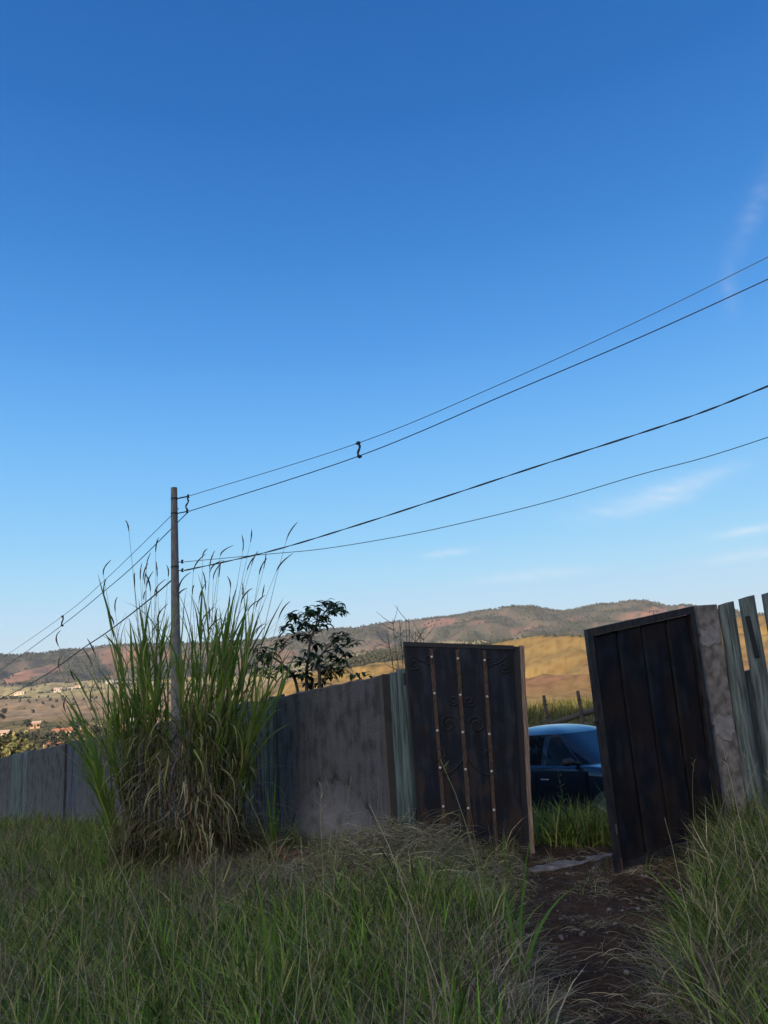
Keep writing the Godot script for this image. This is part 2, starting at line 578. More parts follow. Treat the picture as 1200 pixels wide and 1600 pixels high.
# wisps of cirrus: azimuth, elevation, half width, half height (degrees), tilt, strength
const WISPS := [[20.6, 12.2, 2.6, 0.85, 0.12, 0.36], [23.4, 13.0, 2.6, 0.5, 0.16, 0.22], [17.4, 11.6, 3.8, 0.8, 0.05, 0.22], [25.4, 8.95, 2.2, 0.27, 0.03, 0.42], [26.0, 7.3, 3.4, 0.35, 0.02, 0.36], [4.6, 9.7, 1.9, 0.22, 0.04, 0.36], [10.6, 7.5, 3.8, 0.4, 0.0, 0.3], [29.6, 29.5, 2.2, 1.2, 1.1, 0.09], [27.0, 25.0, 0.6, 1.6, 0.6, 0.09], [58.0, 16.0, 9.0, 1.4, 0.1, 0.25], [95.0, 24.0, 12.0, 2.0, 0.05, 0.2], [150.0, 14.0, 8.0, 1.0, -0.05, 0.25], [-80.0, 12.0, 8.0, 0.9, 0.06, 0.22], [-130.0, 20.0, 10.0, 1.6, 0.0, 0.2]]

func sky_picture() -> Image:
	var w := 2048
	var h := 1024
	var im := Image.create_empty(w, h, false, Image.FORMAT_RGBF)
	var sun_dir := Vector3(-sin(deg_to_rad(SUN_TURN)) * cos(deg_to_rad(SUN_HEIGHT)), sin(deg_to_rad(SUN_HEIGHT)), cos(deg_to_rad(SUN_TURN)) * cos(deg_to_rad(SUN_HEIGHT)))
	for y in h:
		var el := 90.0 - (y + 0.5) / h * 180.0
		var e := maxf(el, 0.0)
		var k := 0
		while k < AIR.size() - 2 and AIR[k + 1][0] < e:
			k += 1
		var t := clampf((e - AIR[k][0]) / (AIR[k + 1][0] - AIR[k][0]), 0.0, 1.0)
		var c := Color(lerpf(AIR[k][1], AIR[k + 1][1], t), lerpf(AIR[k][2], AIR[k + 1][2], t), lerpf(AIR[k][3], AIR[k + 1][3], t))
		if el < 0.0:
			im.fill_rect(Rect2i(0, y, w, 1), Color(0.16, 0.14, 0.11))
			continue
		im.fill_rect(Rect2i(0, y, w, 1), c)
		# sky glow round the low sun, added and strengthened to brighten the shaded foreground
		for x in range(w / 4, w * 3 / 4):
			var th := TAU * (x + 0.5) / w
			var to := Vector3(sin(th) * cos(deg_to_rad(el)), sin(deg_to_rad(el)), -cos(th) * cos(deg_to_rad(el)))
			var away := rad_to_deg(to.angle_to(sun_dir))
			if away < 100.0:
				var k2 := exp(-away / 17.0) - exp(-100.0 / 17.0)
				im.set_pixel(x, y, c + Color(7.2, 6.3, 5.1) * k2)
	var n := noise(77, 0.9, 5)
	for s in WISPS:
		# column of a direction: the edge of the picture looks along -z
		var cx: float = fposmod(s[0] / 360.0, 1.0) * w
		var cy: float = (90.0 - s[1]) / 180.0 * h
		var hw: float = s[2] * w / 360.0 * 2.2
		var hh: float = s[3] * h / 180.0 * 2.4 + absf(s[4]) * hw
		for y in range(int(cy - hh), int(cy + hh) + 1):
			for x in range(int(cx - hw), int(cx + hw) + 1):
				var du: float = (x - cx) / (s[2] * w / 360.0)
				var dv: float = (cy - y) / (s[3] * h / 180.0) - s[4] * du * s[2] / s[3]
				var streak := n.get_noise_2d(x * 0.05 + du * 0.6, y * 0.30 - x * 0.06)
				var d := du * du + dv * dv
				var f: float = s[4 + 1] * exp(-d * 1.2) * clampf(0.8 + 0.9 * streak, 0.0, 1.4)
				var xx := posmod(x, w)
				im.set_pixel(xx, y, im.get_pixel(xx, y).lerp(Color(0.92, 0.94, 0.97), clampf(f, 0.0, 0.8)))
	for y in h:
		for x in w:
			im.set_pixel(x, y, im.get_pixel(x, y) * (1.0 / EXPOSURE))
	return im

# ------------------------------------------------------------------ materials
func make_materials() -> void:
	M.blade = tinted(0.65, 0.35)
	M.blade.metallic_specular = 0.25
	M.dry = tinted(0.85, 0.2)
	M.dry.metallic_specular = 0.15
	M.cane = tinted(0.6, 1.0)
	M.cane.metallic_specular = 0.3
	M.leaf = tinted(0.5, 0.25)
	M.leaf.metallic_specular = 0.28
	M.stem = tinted(0.7)
	M.far = tinted(0.95)
	M.pole = grained(11, [[0.2, lin(0.14, 0.125, 0.115)], [0.5, lin(0.2, 0.18, 0.165)], [0.8, lin(0.26, 0.235, 0.215)]], Vector3(1.2, 0.35, 1.2), 0.9, 0.3)
	M.post = grained(21, [[0.2, lin(0.045, 0.06, 0.055)], [0.45, lin(0.09, 0.13, 0.122)], [0.62, lin(0.13, 0.18, 0.17)], [0.85, lin(0.17, 0.2, 0.185)]], Vector3(3.0, 0.16, 3.0), 0.85, 0.6)
	M.plank = grained(23, [[0.15, lin(0.055, 0.062, 0.055)], [0.42, lin(0.11, 0.135, 0.122)], [0.6, lin(0.16, 0.2, 0.188)], [0.85, lin(0.23, 0.26, 0.245)]], Vector3(3.4, 0.2, 3.4), 0.88, 0.8)
	M.dark_post = grained(24, [[0.2, lin(0.05, 0.06, 0.085)], [0.7, lin(0.10, 0.115, 0.14)]], Vector3(3.0, 0.16, 3.0), 0.85, 0.5)
	M.timber = grained(25, [[0.2, lin(0.18, 0.115, 0.08)], [0.5, lin(0.29, 0.2, 0.145)], [0.8, lin(0.38, 0.28, 0.21)]], Vector3(6.0, 0.3, 6.0), 0.85, 0.5)
	M.old_wood = grained(26, [[0.2, lin(0.05, 0.042, 0.035)], [0.8, lin(0.13, 0.11, 0.09)]], Vector3(5.0, 0.6, 5.0), 0.9, 0.6)
	M.concrete = grained(31, [[0.15, lin(0.10, 0.088, 0.078)], [0.5, lin(0.185, 0.165, 0.15)], [0.85, lin(0.27, 0.245, 0.225)]], Vector3(1.0, 0.7, 1.0), 0.95, 0.6)
	M.mortar = grained(33, [[0.2, lin(0.2, 0.185, 0.18)], [0.8, lin(0.3, 0.28, 0.275)]], Vector3(1.2, 1.2, 1.2), 0.95, 0.25)
	M.steel_dark = grained(41, [[0.25, lin(0.012, 0.011, 0.012)], [0.55, lin(0.028, 0.026, 0.03)], [0.8, lin(0.05, 0.038, 0.03)]], Vector3(2.0, 0.5, 2.0), 0.5, 0.12)
	M.iron = mat(lin(0.014, 0.014, 0.017), 0.55)
	M.rust = grained(43, [[0.2, lin(0.045, 0.027, 0.018)], [0.5, lin(0.085, 0.05, 0.031)], [0.8, lin(0.12, 0.075, 0.047)]], Vector3(6.0, 1.5, 6.0), 0.85, 0.3)
	M.stud = mat(lin(0.62, 0.58, 0.5), 0.5)
	M.wire = mat(lin(0.012, 0.012, 0.013), 0.6)
	M.copper = mat(lin(0.05, 0.075, 0.07), 0.6, 0.3)
	M.brick = grained(45, [[0.2, lin(0.2, 0.065, 0.04)], [0.8, lin(0.36, 0.13, 0.08)]], Vector3(8, 8, 8), 0.95, 0.6)
	M.paint = mat(lin(0.002, 0.005, 0.013), 0.3)
	M.paint.clearcoat_enabled = true
	M.paint.clearcoat = 1.0
	M.paint.clearcoat_roughness = 0.03
	M.paint.metallic_specular = 0.35
	M.glass = mat(lin(0.006, 0.008, 0.01), 0.03)
	M.glass.metallic_specular = 0.72
	M.side_glass = mat(lin(0.004, 0.006, 0.009), 0.03)
	M.side_glass.metallic_specular = 0.3
	M.rubber = mat(lin(0.008, 0.008, 0.009), 0.6)
	M.alloy = mat(lin(0.3, 0.3, 0.31), 0.35, 0.9)
	M.lamp_lens = mat(lin(0.5, 0.5, 0.5), 0.1)
	M.red_lens = mat(lin(0.3, 0.01, 0.01), 0.15)

# vertical run-off streaks, soot and repairs of a poured slab, over the length and height of one slab
func slab_texture(sd: int, patch: bool, long := 1.0) -> ImageTexture:
	var w := 320
	var h := 240
	var im := Image.create_empty(w, h, false, Image.FORMAT_RGB8)
	var a := noise(sd, 0.02, 5)
	var b := noise(sd + 3, 0.06, 4)
	for y in h:
		for x in w:
			var u := float(x) / w
			var t := 1.0 - float(y) / h                     # 0 at the foot, 1 at the top
			var mottle := a.get_noise_2d(x * 1.2 * long, y * 1.2)
			var grit := b.get_noise_2d(x * 4.0, y * 4.0)
			var streak := b.get_noise_2d(x * 0.7 * long, y * 0.2)
			var run := b.get_noise_2d(x * 2.4 * long + 400.0, y * 0.35)
			var reach := a.get_noise_2d(x * 2.0, 900.0) * 0.6   # how far down each run of soot got
			var k := 0.118 + 0.045 * mottle + 0.022 * grit
			var soot := clampf(0.45 + 0.55 * streak + 0.3 * run + 1.3 * mottle + 0.25 * grit, 0.0, 1.0) * smoothstep(0.05 + reach, 0.7 + reach, t)
			var c := Color(k * 0.97, k * 0.96, k * 0.98).lerp(Color(0.028, 0.026, 0.026), soot * 0.8)
			if patch:
				# a later coat of pale mortar with an arched edge, and a dark tide line round it
				var px := (u - 0.50) / 0.44
				var edge := 0.47 * sqrt(maxf(0.0, 1.0 - px * px)) + 0.03 * a.get_noise_2d(x * 2.5, 30.0)
				if absf(px) < 1.0 and t < edge:
					var p := 0.2 + 0.11 * mottle + 0.05 * grit + 0.05 * a.get_noise_2d(x * 0.8 + 50.0, y * 2.0)
					c = Color(p, p * 0.97, p * 0.99).lerp(c, smoothstep(edge - 0.2, edge, t + 0.16 * mottle) * 0.85)
				elif absf(px) < 1.08 and t < edge + 0.035:
					c = c.lerp(Color(0.03, 0.028, 0.028), clampf(0.3 + 1.2 * mottle + 0.6 * grit, 0.0, 0.75))
				if u > 0.97:
					c = c.lerp(Color(0.1, 0.08, 0.066), clampf(0.6 + streak, 0.0, 0.9))
			im.set_pixel(x, y, Color(clampf(c.r, 0.012, 1), clampf(c.g, 0.012, 1), clampf(c.b, 0.012, 1)).linear_to_srgb())
	return ImageTexture.create_from_image(im)

# weathered navy paint on sheet steel: chalky vertical wash marks, rubbed patches, rust low down
func sheet_texture(sd: int, rusty: float, brown: float) -> ImageTexture:
	var w := 220
	var h := 380
	var im := Image.create_empty(w, h, false, Image.FORMAT_RGB8)
	var a := noise(sd, 0.02, 4)
	var b := noise(sd + 5, 0.05, 4)
	for y in h:
		for x in w:
			var t := 1.0 - float(y) / h
			var m := a.get_noise_2d(x, y * 0.8)
			var streak := b.get_noise_2d(x * 1.1, y * 0.13)
			var fine := b.get_noise_2d(x * 6.0 + 200.0, y * 2.0)
			var c := Color(0.011, 0.015, 0.028).lerp(Color(0.03, 0.039, 0.062), clampf(0.3 + 1.1 * streak + 0.9 * m, 0.0, 1.0))
			c = c.lerp(Color(0.012, 0.012, 0.016), clampf(1.6 * a.get_noise_2d(x * 0.9 + 700.0, y * 0.55), 0.0, 0.85))
			c = c.lerp(Color(0.05, 0.03, 0.022), brown * clampf(0.4 + 1.5 * a.get_noise_2d(x * 0.7 + 90.0, y * 0.4), 0.0, 1.0))
			c = c.lerp(Color(0.055, 0.032, 0.022), rusty * clampf(0.55 + 1.4 * m + 0.9 * streak - t * 1.6, 0.0, 0.9))
			c *= 1.0 + 0.25 * fine
			im.set_pixel(x, y, Color(clampf(c.r, 0.008, 1), clampf(c.g, 0.008, 1), clampf(c.b, 0.008, 1)).linear_to_srgb())
	return ImageTexture.create_from_image(im)

func textured(t: Texture2D, rough: float, relief_seed := 0, relief := 0.0, scale := 1.0) -> StandardMaterial3D:
	var m := mat(Color.WHITE, rough)
	m.albedo_texture = t
	if relief > 0.0:
		m.heightmap_enabled = true
		m.heightmap_texture = noise_tex(relief_seed, 0.03 * scale, 512, [], 6)
		m.heightmap_scale = relief
	return m

# ------------------------------------------------------------------ wall
func wall_point(s: float) -> Vector3:   # s metres along the wall from the gate, going left and down
	var x := 0.09 - s * 0.6205
	return Vector3(x, 0.06 + 0.105 * minf(x, 0.0), -7.72 - s * 0.7842)

func build_wall() -> void:
	var wall := base("boundary_wall", wall_point(0.0))
	tag(wall, "grey concrete slab wall streaked black, with green round posts, running downhill", "wall")
	var along := Vector3(-0.6205, 0, -0.7842)
	var out := Vector3(0.7842, 0, -0.6205) * -1.0        # towards the viewer
	var o := wall.position
	var top := func(s: float) -> float:
		return 1.77 - 0.1185 * 0.6205 * s
	# slabs: from, to, own streaks, repaired
	var slabs := [[0.28, 2.38, 201, true], [3.62, 6.9, 203, false], [6.905, 10.33, 205, false], [11.22, 14.22, 207, false], [15.68, 20.0, 203, false], [20.005, 25.0, 205, false], [25.005, 30.0, 207, false]]
	for sl in slabs:
		var st := Shape.new()
		var n := 14
		var jag := noise(int(sl[2]) + 40, 0.8, 3)
		for k in n:
			var s0: float = lerpf(sl[0], sl[1], float(k) / n)
			var s1: float = lerpf(sl[0], sl[1], float(k + 1) / n)
			var q := []
			for s in [s0, s1]:
				var p := wall_point(s) - o
				var y0 := -0.55
				var y1: float = top.call(s) - wall_point(s).y + 0.018 * jag.get_noise_1d(s * 3.0)
				q.append([p + Vector3(0, y0, 0), p + Vector3(0, y1, 0)])
			var th := 0.06
			var u0 := 1.0 - float(k) / n
			var u1 := 1.0 - float(k + 1) / n
			# front, back, top; the chamfer along the front of the top edge
			var f := out * th
			var ch := 0.012
			var fa: Vector3 = q[0][1] + f - Vector3(0, ch, 0)
			var fb: Vector3 = q[1][1] + f - Vector3(0, ch, 0)
			st.quad(q[1][0] + f, fb, fa, q[0][0] + f, Vector2(u1, 1.2), Vector2(u1, 0.0), Vector2(u0, 0.0), Vector2(u0, 1.2))
			var ta: Vector3 = q[0][1] + f - out * ch
			var tb: Vector3 = q[1][1] + f - out * ch
			st.quad(fb, tb, ta, fa, Vector2(u1, 0.01), Vector2(u1, 0.02), Vector2(u0, 0.02), Vector2(u0, 0.01))
			st.quad(tb, q[1][1] - f, q[0][1] - f, ta, Vector2(u1, 0.01), Vector2(u1, 0.05), Vector2(u0, 0.05), Vector2(u0, 0.01))
			st.quad(q[0][0] - f, q[0][1] - f, q[1][1] - f, q[1][0] - f, Vector2(u0, 1.0), Vector2(u0, 0.0), Vector2(u1, 0.0), Vector2(u1, 1.0))
			if k == 0:
				st.quad(q[0][0] + f, q[0][1] + f, q[0][1] - f, q[0][0] - f, Vector2(0.97, 1), Vector2(0.97, 0), Vector2(1, 0), Vector2(1, 1))
			if k == n - 1:
				st.quad(q[1][0] - f, q[1][1] - f, q[1][1] + f, q[1][0] + f, Vector2(0, 1), Vector2(0, 0), Vector2(0.03, 0), Vector2(0.03, 1))
		var m := textured(slab_texture(sl[2], sl[3], (sl[1] - sl[0]) / 2.08), 0.95, 210, 0.5, 3.0)
		part("slab", st, m, wall)
	# posts between the slabs: place along the wall, radius, dark or not
	var posts := [[0.06, 0.065, 0], [0.2, 0.05, 0]]
	for k in 9:
		posts.append([2.45 + k * 0.138 + rf(-0.012, 0.012), rf(0.055, 0.072) if k % 3 else 0.05, 0 if k % 4 else 1])
	for k in 6:
		posts.append([10.40 + k * 0.15, rf(0.07, 0.08), 1])
	for k in 10:
		posts.append([14.3 + k * 0.145, rf(0.068, 0.078), 1 if k == 3 else 0])
	for q in posts:
		var st := Shape.new()
		var p := wall_point(q[0]) - o + out * (rf(-0.02, 0.03) + (-0.03 if q[2] else 0.0))
		var lean := Vector3(rf(-0.02, 0.02), 0, rf(-0.02, 0.02))
		var y1: float = top.call(q[0]) - wall_point(q[0]).y + rf(-0.02, 0.035)
		var pts := []
		var rad := []
		for k in 7:
			var t := k / 6.0
			pts.append(p + Vector3(0, lerpf(-0.5, y1, t), 0) + lean * t + Vector3(rf(-1, 1), 0, rf(-1, 1)) * 0.004)
			rad.append(q[1] * lerpf(1.06, 0.94, t))
		pts.append(pts[-1] + Vector3(0, 0.008, 0))
		rad.append(rad[-1] - 0.012)
		st.tube(pts, rad, 12)
		part("post", st, M.dark_post if q[2] else M.post, wall)

# ------------------------------------------------------------------ gate leaves
func spiral(cx: float, cy: float, r0: float, r1: float, a0: float, turns: float) -> Array:
	var out := []
	var n := int(absf(turns) * 18.0) + 4
	for k in n:
		var t := float(k) / (n - 1)
		var a := deg_to_rad(a0) + TAU * turns * t
		var r := lerpf(r0, r1, t)
		out.append(Vector2(cx + cos(a) * r, cy + sin(a) * r))
	return out

func build_ornate_leaf() -> void:
	var bl := Vector3(0.135, 0.13, -7.42)
	var br := Vector3(1.035, 0.055, -7.36)
	var tl := Vector3(0.11, 2.02, -7.42)
	var tr := Vector3(1.125, 1.915, -7.36)
	var gate := base("gate_leaf", bl)
	tag(gate, "dark navy sheet steel gate leaf with rusty flat bars, pale studs and iron scrolls", "gate", "leaves of the double gate")
	# u across (0 to 1), v up (0 to 1), w out towards the viewer in metres
	var f := func(u: float, v: float, w: float) -> Vector3:
		return bl.lerp(br, u).lerp(tl.lerp(tr, u), v) - bl + Vector3(0.055, 0.0, 0.998) * w + Vector3(0, 0, 0.012 * sin(u * 3.1) * sin(v * 2.6))
	var W := 1.0
	var H := 1.87
	var st := Shape.new()
	var nu := 10
	var nv := 16
	for side in [0.0, -0.004]:
		for j in nv:
			for k in nu:
				var u0 := float(k) / nu
				var u1 := float(k + 1) / nu
				var v0 := float(j) / nv
				var v1 := float(j + 1) / nv
				if side == 0.0:
					st.quad(f.call(u0, v0, side), f.call(u0, v1, side), f.call(u1, v1, side), f.call(u1, v0, side), Vector2(u0, 1 - v0), Vector2(u0, 1 - v1), Vector2(u1, 1 - v1), Vector2(u1, 1 - v0))
				else:
					st.quad(f.call(u0, v0, side), f.call(u1, v0, side), f.call(u1, v1, side), f.call(u0, v1, side), Vector2(u0, 1 - v0), Vector2(u1, 1 - v0), Vector2(u1, 1 - v1), Vector2(u0, 1 - v1))
	var sheet := textured(sheet_texture(301, 0.9, 0.1), 0.6, 311, 0.12)
	sheet.metallic_specular = 0.32
	sheet.albedo_color = Color(0.92, 0.91, 0.88)
	part("sheet", st, sheet, gate)
	for q in [["top_rail", Vector3(-0.01, 0.985, -0.05), Vector3(1.01, 1.006, 0.012)], ["bottom_rail", Vector3(0, -0.003, -0.05), Vector3(1, 0.016, -0.0045)], ["side_rail", Vector3(-0.012, 0.0, -0.05), Vector3(0.006, 0.984, 0.008)], ["side_rail", Vector3(1.001, -0.004, -0.05), Vector3(1.064, 1.002, -0.02)]]:
		st = Shape.new()
		st.mapped(f, q[1], q[2])
		part(q[0], st, M.iron, gate)
	st = Shape.new()
	for j in 8:
		st.mapped(f, Vector3(1.066 + 0.002 * sin(j * 2.1), -0.02 + j * 0.1285, -0.075), Vector3(1.109 + 0.003 * sin(j * 1.7 + 1.0), -0.02 + (j + 1) * 0.1285 - 0.0002, -0.02))
	part("timber_edge", st, M.timber, gate)
	# three flat bars with studs
	var bars := [0.245, 0.487, 0.735]
	for b in bars.size():
		st = Shape.new()
		for j in 6:
			st.mapped(f, Vector3(bars[b] - 0.017, 0.01 + j * 0.161, 0.001), Vector3(bars[b] + 0.017, 0.01 + (j + 1) * 0.161, 0.0075))
		part("flat_bar", st, M.rust, gate)
		for j in 6:
			var v: float = 0.935 - j * 0.1785 - (0.004 * b) + (0.004 if j > 2 else 0.0)
			if v < 0.02:
				continue
			st = Shape.new()
			var p: Vector3 = f.call(bars[b], v, 0.0075)
			st.tube([p, p + Vector3(0, 0, 0.004), p + Vector3(0, 0, 0.008), p + Vector3(0, 0, 0.0105)], [0.0125, 0.0115, 0.008, 0.001], 10, false)
			part("stud", st, M.stud, gate)
	# scrolls of round bar, drawn in metres on the leaf
	var scrolls := []
	for s in [-1.0, 1.0]:
		var cx := 0.49
		scrolls.append(spiral(cx + s * 0.075, 0.725 * H, 0.052, 0.012, 90 - s * 100, s * -1.35))
		scrolls.append(spiral(cx + s * 0.13, 0.612 * H, 0.078, 0.018, 90 + s * 75, s * 1.6 * -1.0))
		var big := spiral(cx + s * 0.225, 0.468 * H, 0.075, 0.03, 270 - s * 20, s * 1.0)
		var arc := []
		for k in 12:
			var t := k / 11.0
			arc.append(Vector2(cx + s * (0.025 + 0.215 * t), 0.445 * H - 0.125 * sin(t * PI * 0.62) + 0.0 * t))
		arc.append_array(big.slice(2))
		scrolls.append(arc)
		# corner pieces
		var ex: float = (0.04 if s < 0 else 0.945) * W
		var corner := []
		for k in 10:
			var t := k / 9.0
			corner.append(Vector2(ex - s * 0.15 * t, 0.955 * H - 0.085 * sin(t * PI * 0.55)))
		corner.append_array(spiral(ex - s * 0.168, 0.940 * H - 0.03, 0.052, 0.016, 270 + s * 30, -s * 0.95).slice(1))
		scrolls.append(corner)
		scrolls.append(spiral(ex - s * 0.04, 0.895 * H, 0.052, 0.016, 90 - s * 130, -s * 1.2))
	for q in scrolls:
		st = Shape.new()
		var pts := []
		var rad := []
		for p in q:
			pts.append(f.call(p.x / W, p.y / H, 0.0065))
			rad.append(0.0055)
		st.tube(pts, rad, 6)
		part("scroll", st, M.iron, gate)
	# hinges on the post side
	for v in [0.18, 0.82]:
		st = Shape.new()
		st.tube([f.call(-0.03, v - 0.03, -0.01), f.call(-0.03, v + 0.03, -0.01)], [0.014, 0.014], 8)
		part("hinge", st, M.steel_dark, gate)

func build_plain_leaf() -> void:
	var bl := Vector3(1.65, 0.075, -6.6)
	var br := Vector3(2.70, 0.20, -6.98)
	var tl := Vector3(1.64, 1.985, -6.6)
	var tr := Vector3(2.715, 2.15, -6.98)
	var gate := base("gate_leaf", bl)
	tag(gate, "near black steel gate leaf of four plain vertical panels, hung on concrete post", "gate", "leaves of the double gate")
	var nrm := Vector3(0.34, 0.0, 0.94)
	var f := func(u: float, v: float, w: float) -> Vector3:
		return bl.lerp(br, u).lerp(tl.lerp(tr, u), v) - bl + nrm * w
	var st: Shape
	for q in [["top_rail", Vector3(0, 0.967, -0.03), Vector3(1, 1.0, 0.022)], ["bottom_rail", Vector3(0.0, 0.0, -0.03), Vector3(1, 0.028, 0.022)], ["side_rail", Vector3(0, 0.0282, -0.03), Vector3(0.045, 0.9668, 0.022)], ["side_rail", Vector3(0.955, 0.0282, -0.03), Vector3(1, 0.9668, 0.022)]]:
		st = Shape.new()
		st.mapped(f, q[1], q[2])
		part(q[0], st, M.steel_dark, gate)
	# four panels with folded edges, standing a little apart
	var cuts := [0.0455, 0.275, 0.50, 0.735, 0.9545]
	for k in 4:
		st = Shape.new()
		var u0: float = cuts[k] + 0.004
		var u1: float = cuts[k + 1] - 0.004
		var lip := 0.018
		var z0 := -0.012 + 0.004 * (k % 2)
		var rows := 8
		for j in rows:
			var v0 := lerpf(0.029, 0.966, float(j) / rows)
			var v1 := lerpf(0.029, 0.966, float(j + 1) / rows)
			var us := [u0, u0 + lip * 0.4, u0 + lip, u1 - lip, u1 - lip * 0.4, u1]
			var ws := [z0 - 0.016, z0 - 0.004, z0, z0, z0 - 0.004, z0 - 0.016]
			for e in 5:
				var bow0 := 0.005 * sin(v0 * 7.0 + k)
				var bow1 := 0.005 * sin(v1 * 7.0 + k)
				st.quad(f.call(us[e], v0, ws[e] + bow0), f.call(us[e], v1, ws[e] + bow1), f.call(us[e + 1], v1, ws[e + 1] + bow1), f.call(us[e + 1], v0, ws[e + 1] + bow0), Vector2(us[e], 1 - v0), Vector2(us[e], 1 - v1), Vector2(us[e + 1], 1 - v1), Vector2(us[e + 1], 1 - v0))
		part("panel", st, M.leaf_sheet, gate)
	st = Shape.new()
	st.mapped(f, Vector3(0.045, 0.03, -0.05), Vector3(0.955, 0.965, -0.046))
	part("back_sheet", st, M.steel_dark, gate)
	# latch lug on the free edge, pale bolt low down, drop bolt at the foot
	st = Shape.new()
	st.mapped(f, Vector3(-0.022, 0.595, -0.01), Vector3(-0.0005, 0.608, 0.012))
	part("latch_lug", st, M.iron, gate)
	st = Shape.new()
	st.tube([f.call(0.024, 0.145, 0.03), f.call(0.024, 0.185, 0.03)], [0.007, 0.007], 8)
	part("bolt", st, M.alloy, gate)
	st = Shape.new()
	st.tube([f.call(0.03, 0.05, 0.031), f.call(0.03, -0.035, 0.031)], [0.008, 0.008], 8)
	part("drop_bolt", st, M.rust, gate)
	for v in [0.12, 0.455, 0.86]:
		st = Shape.new()
		st.mapped(f, Vector3(1.0005, v, -0.01), Vector3(1.036, v + 0.012, 0.01))
		part("hinge", st, M.rust, gate)

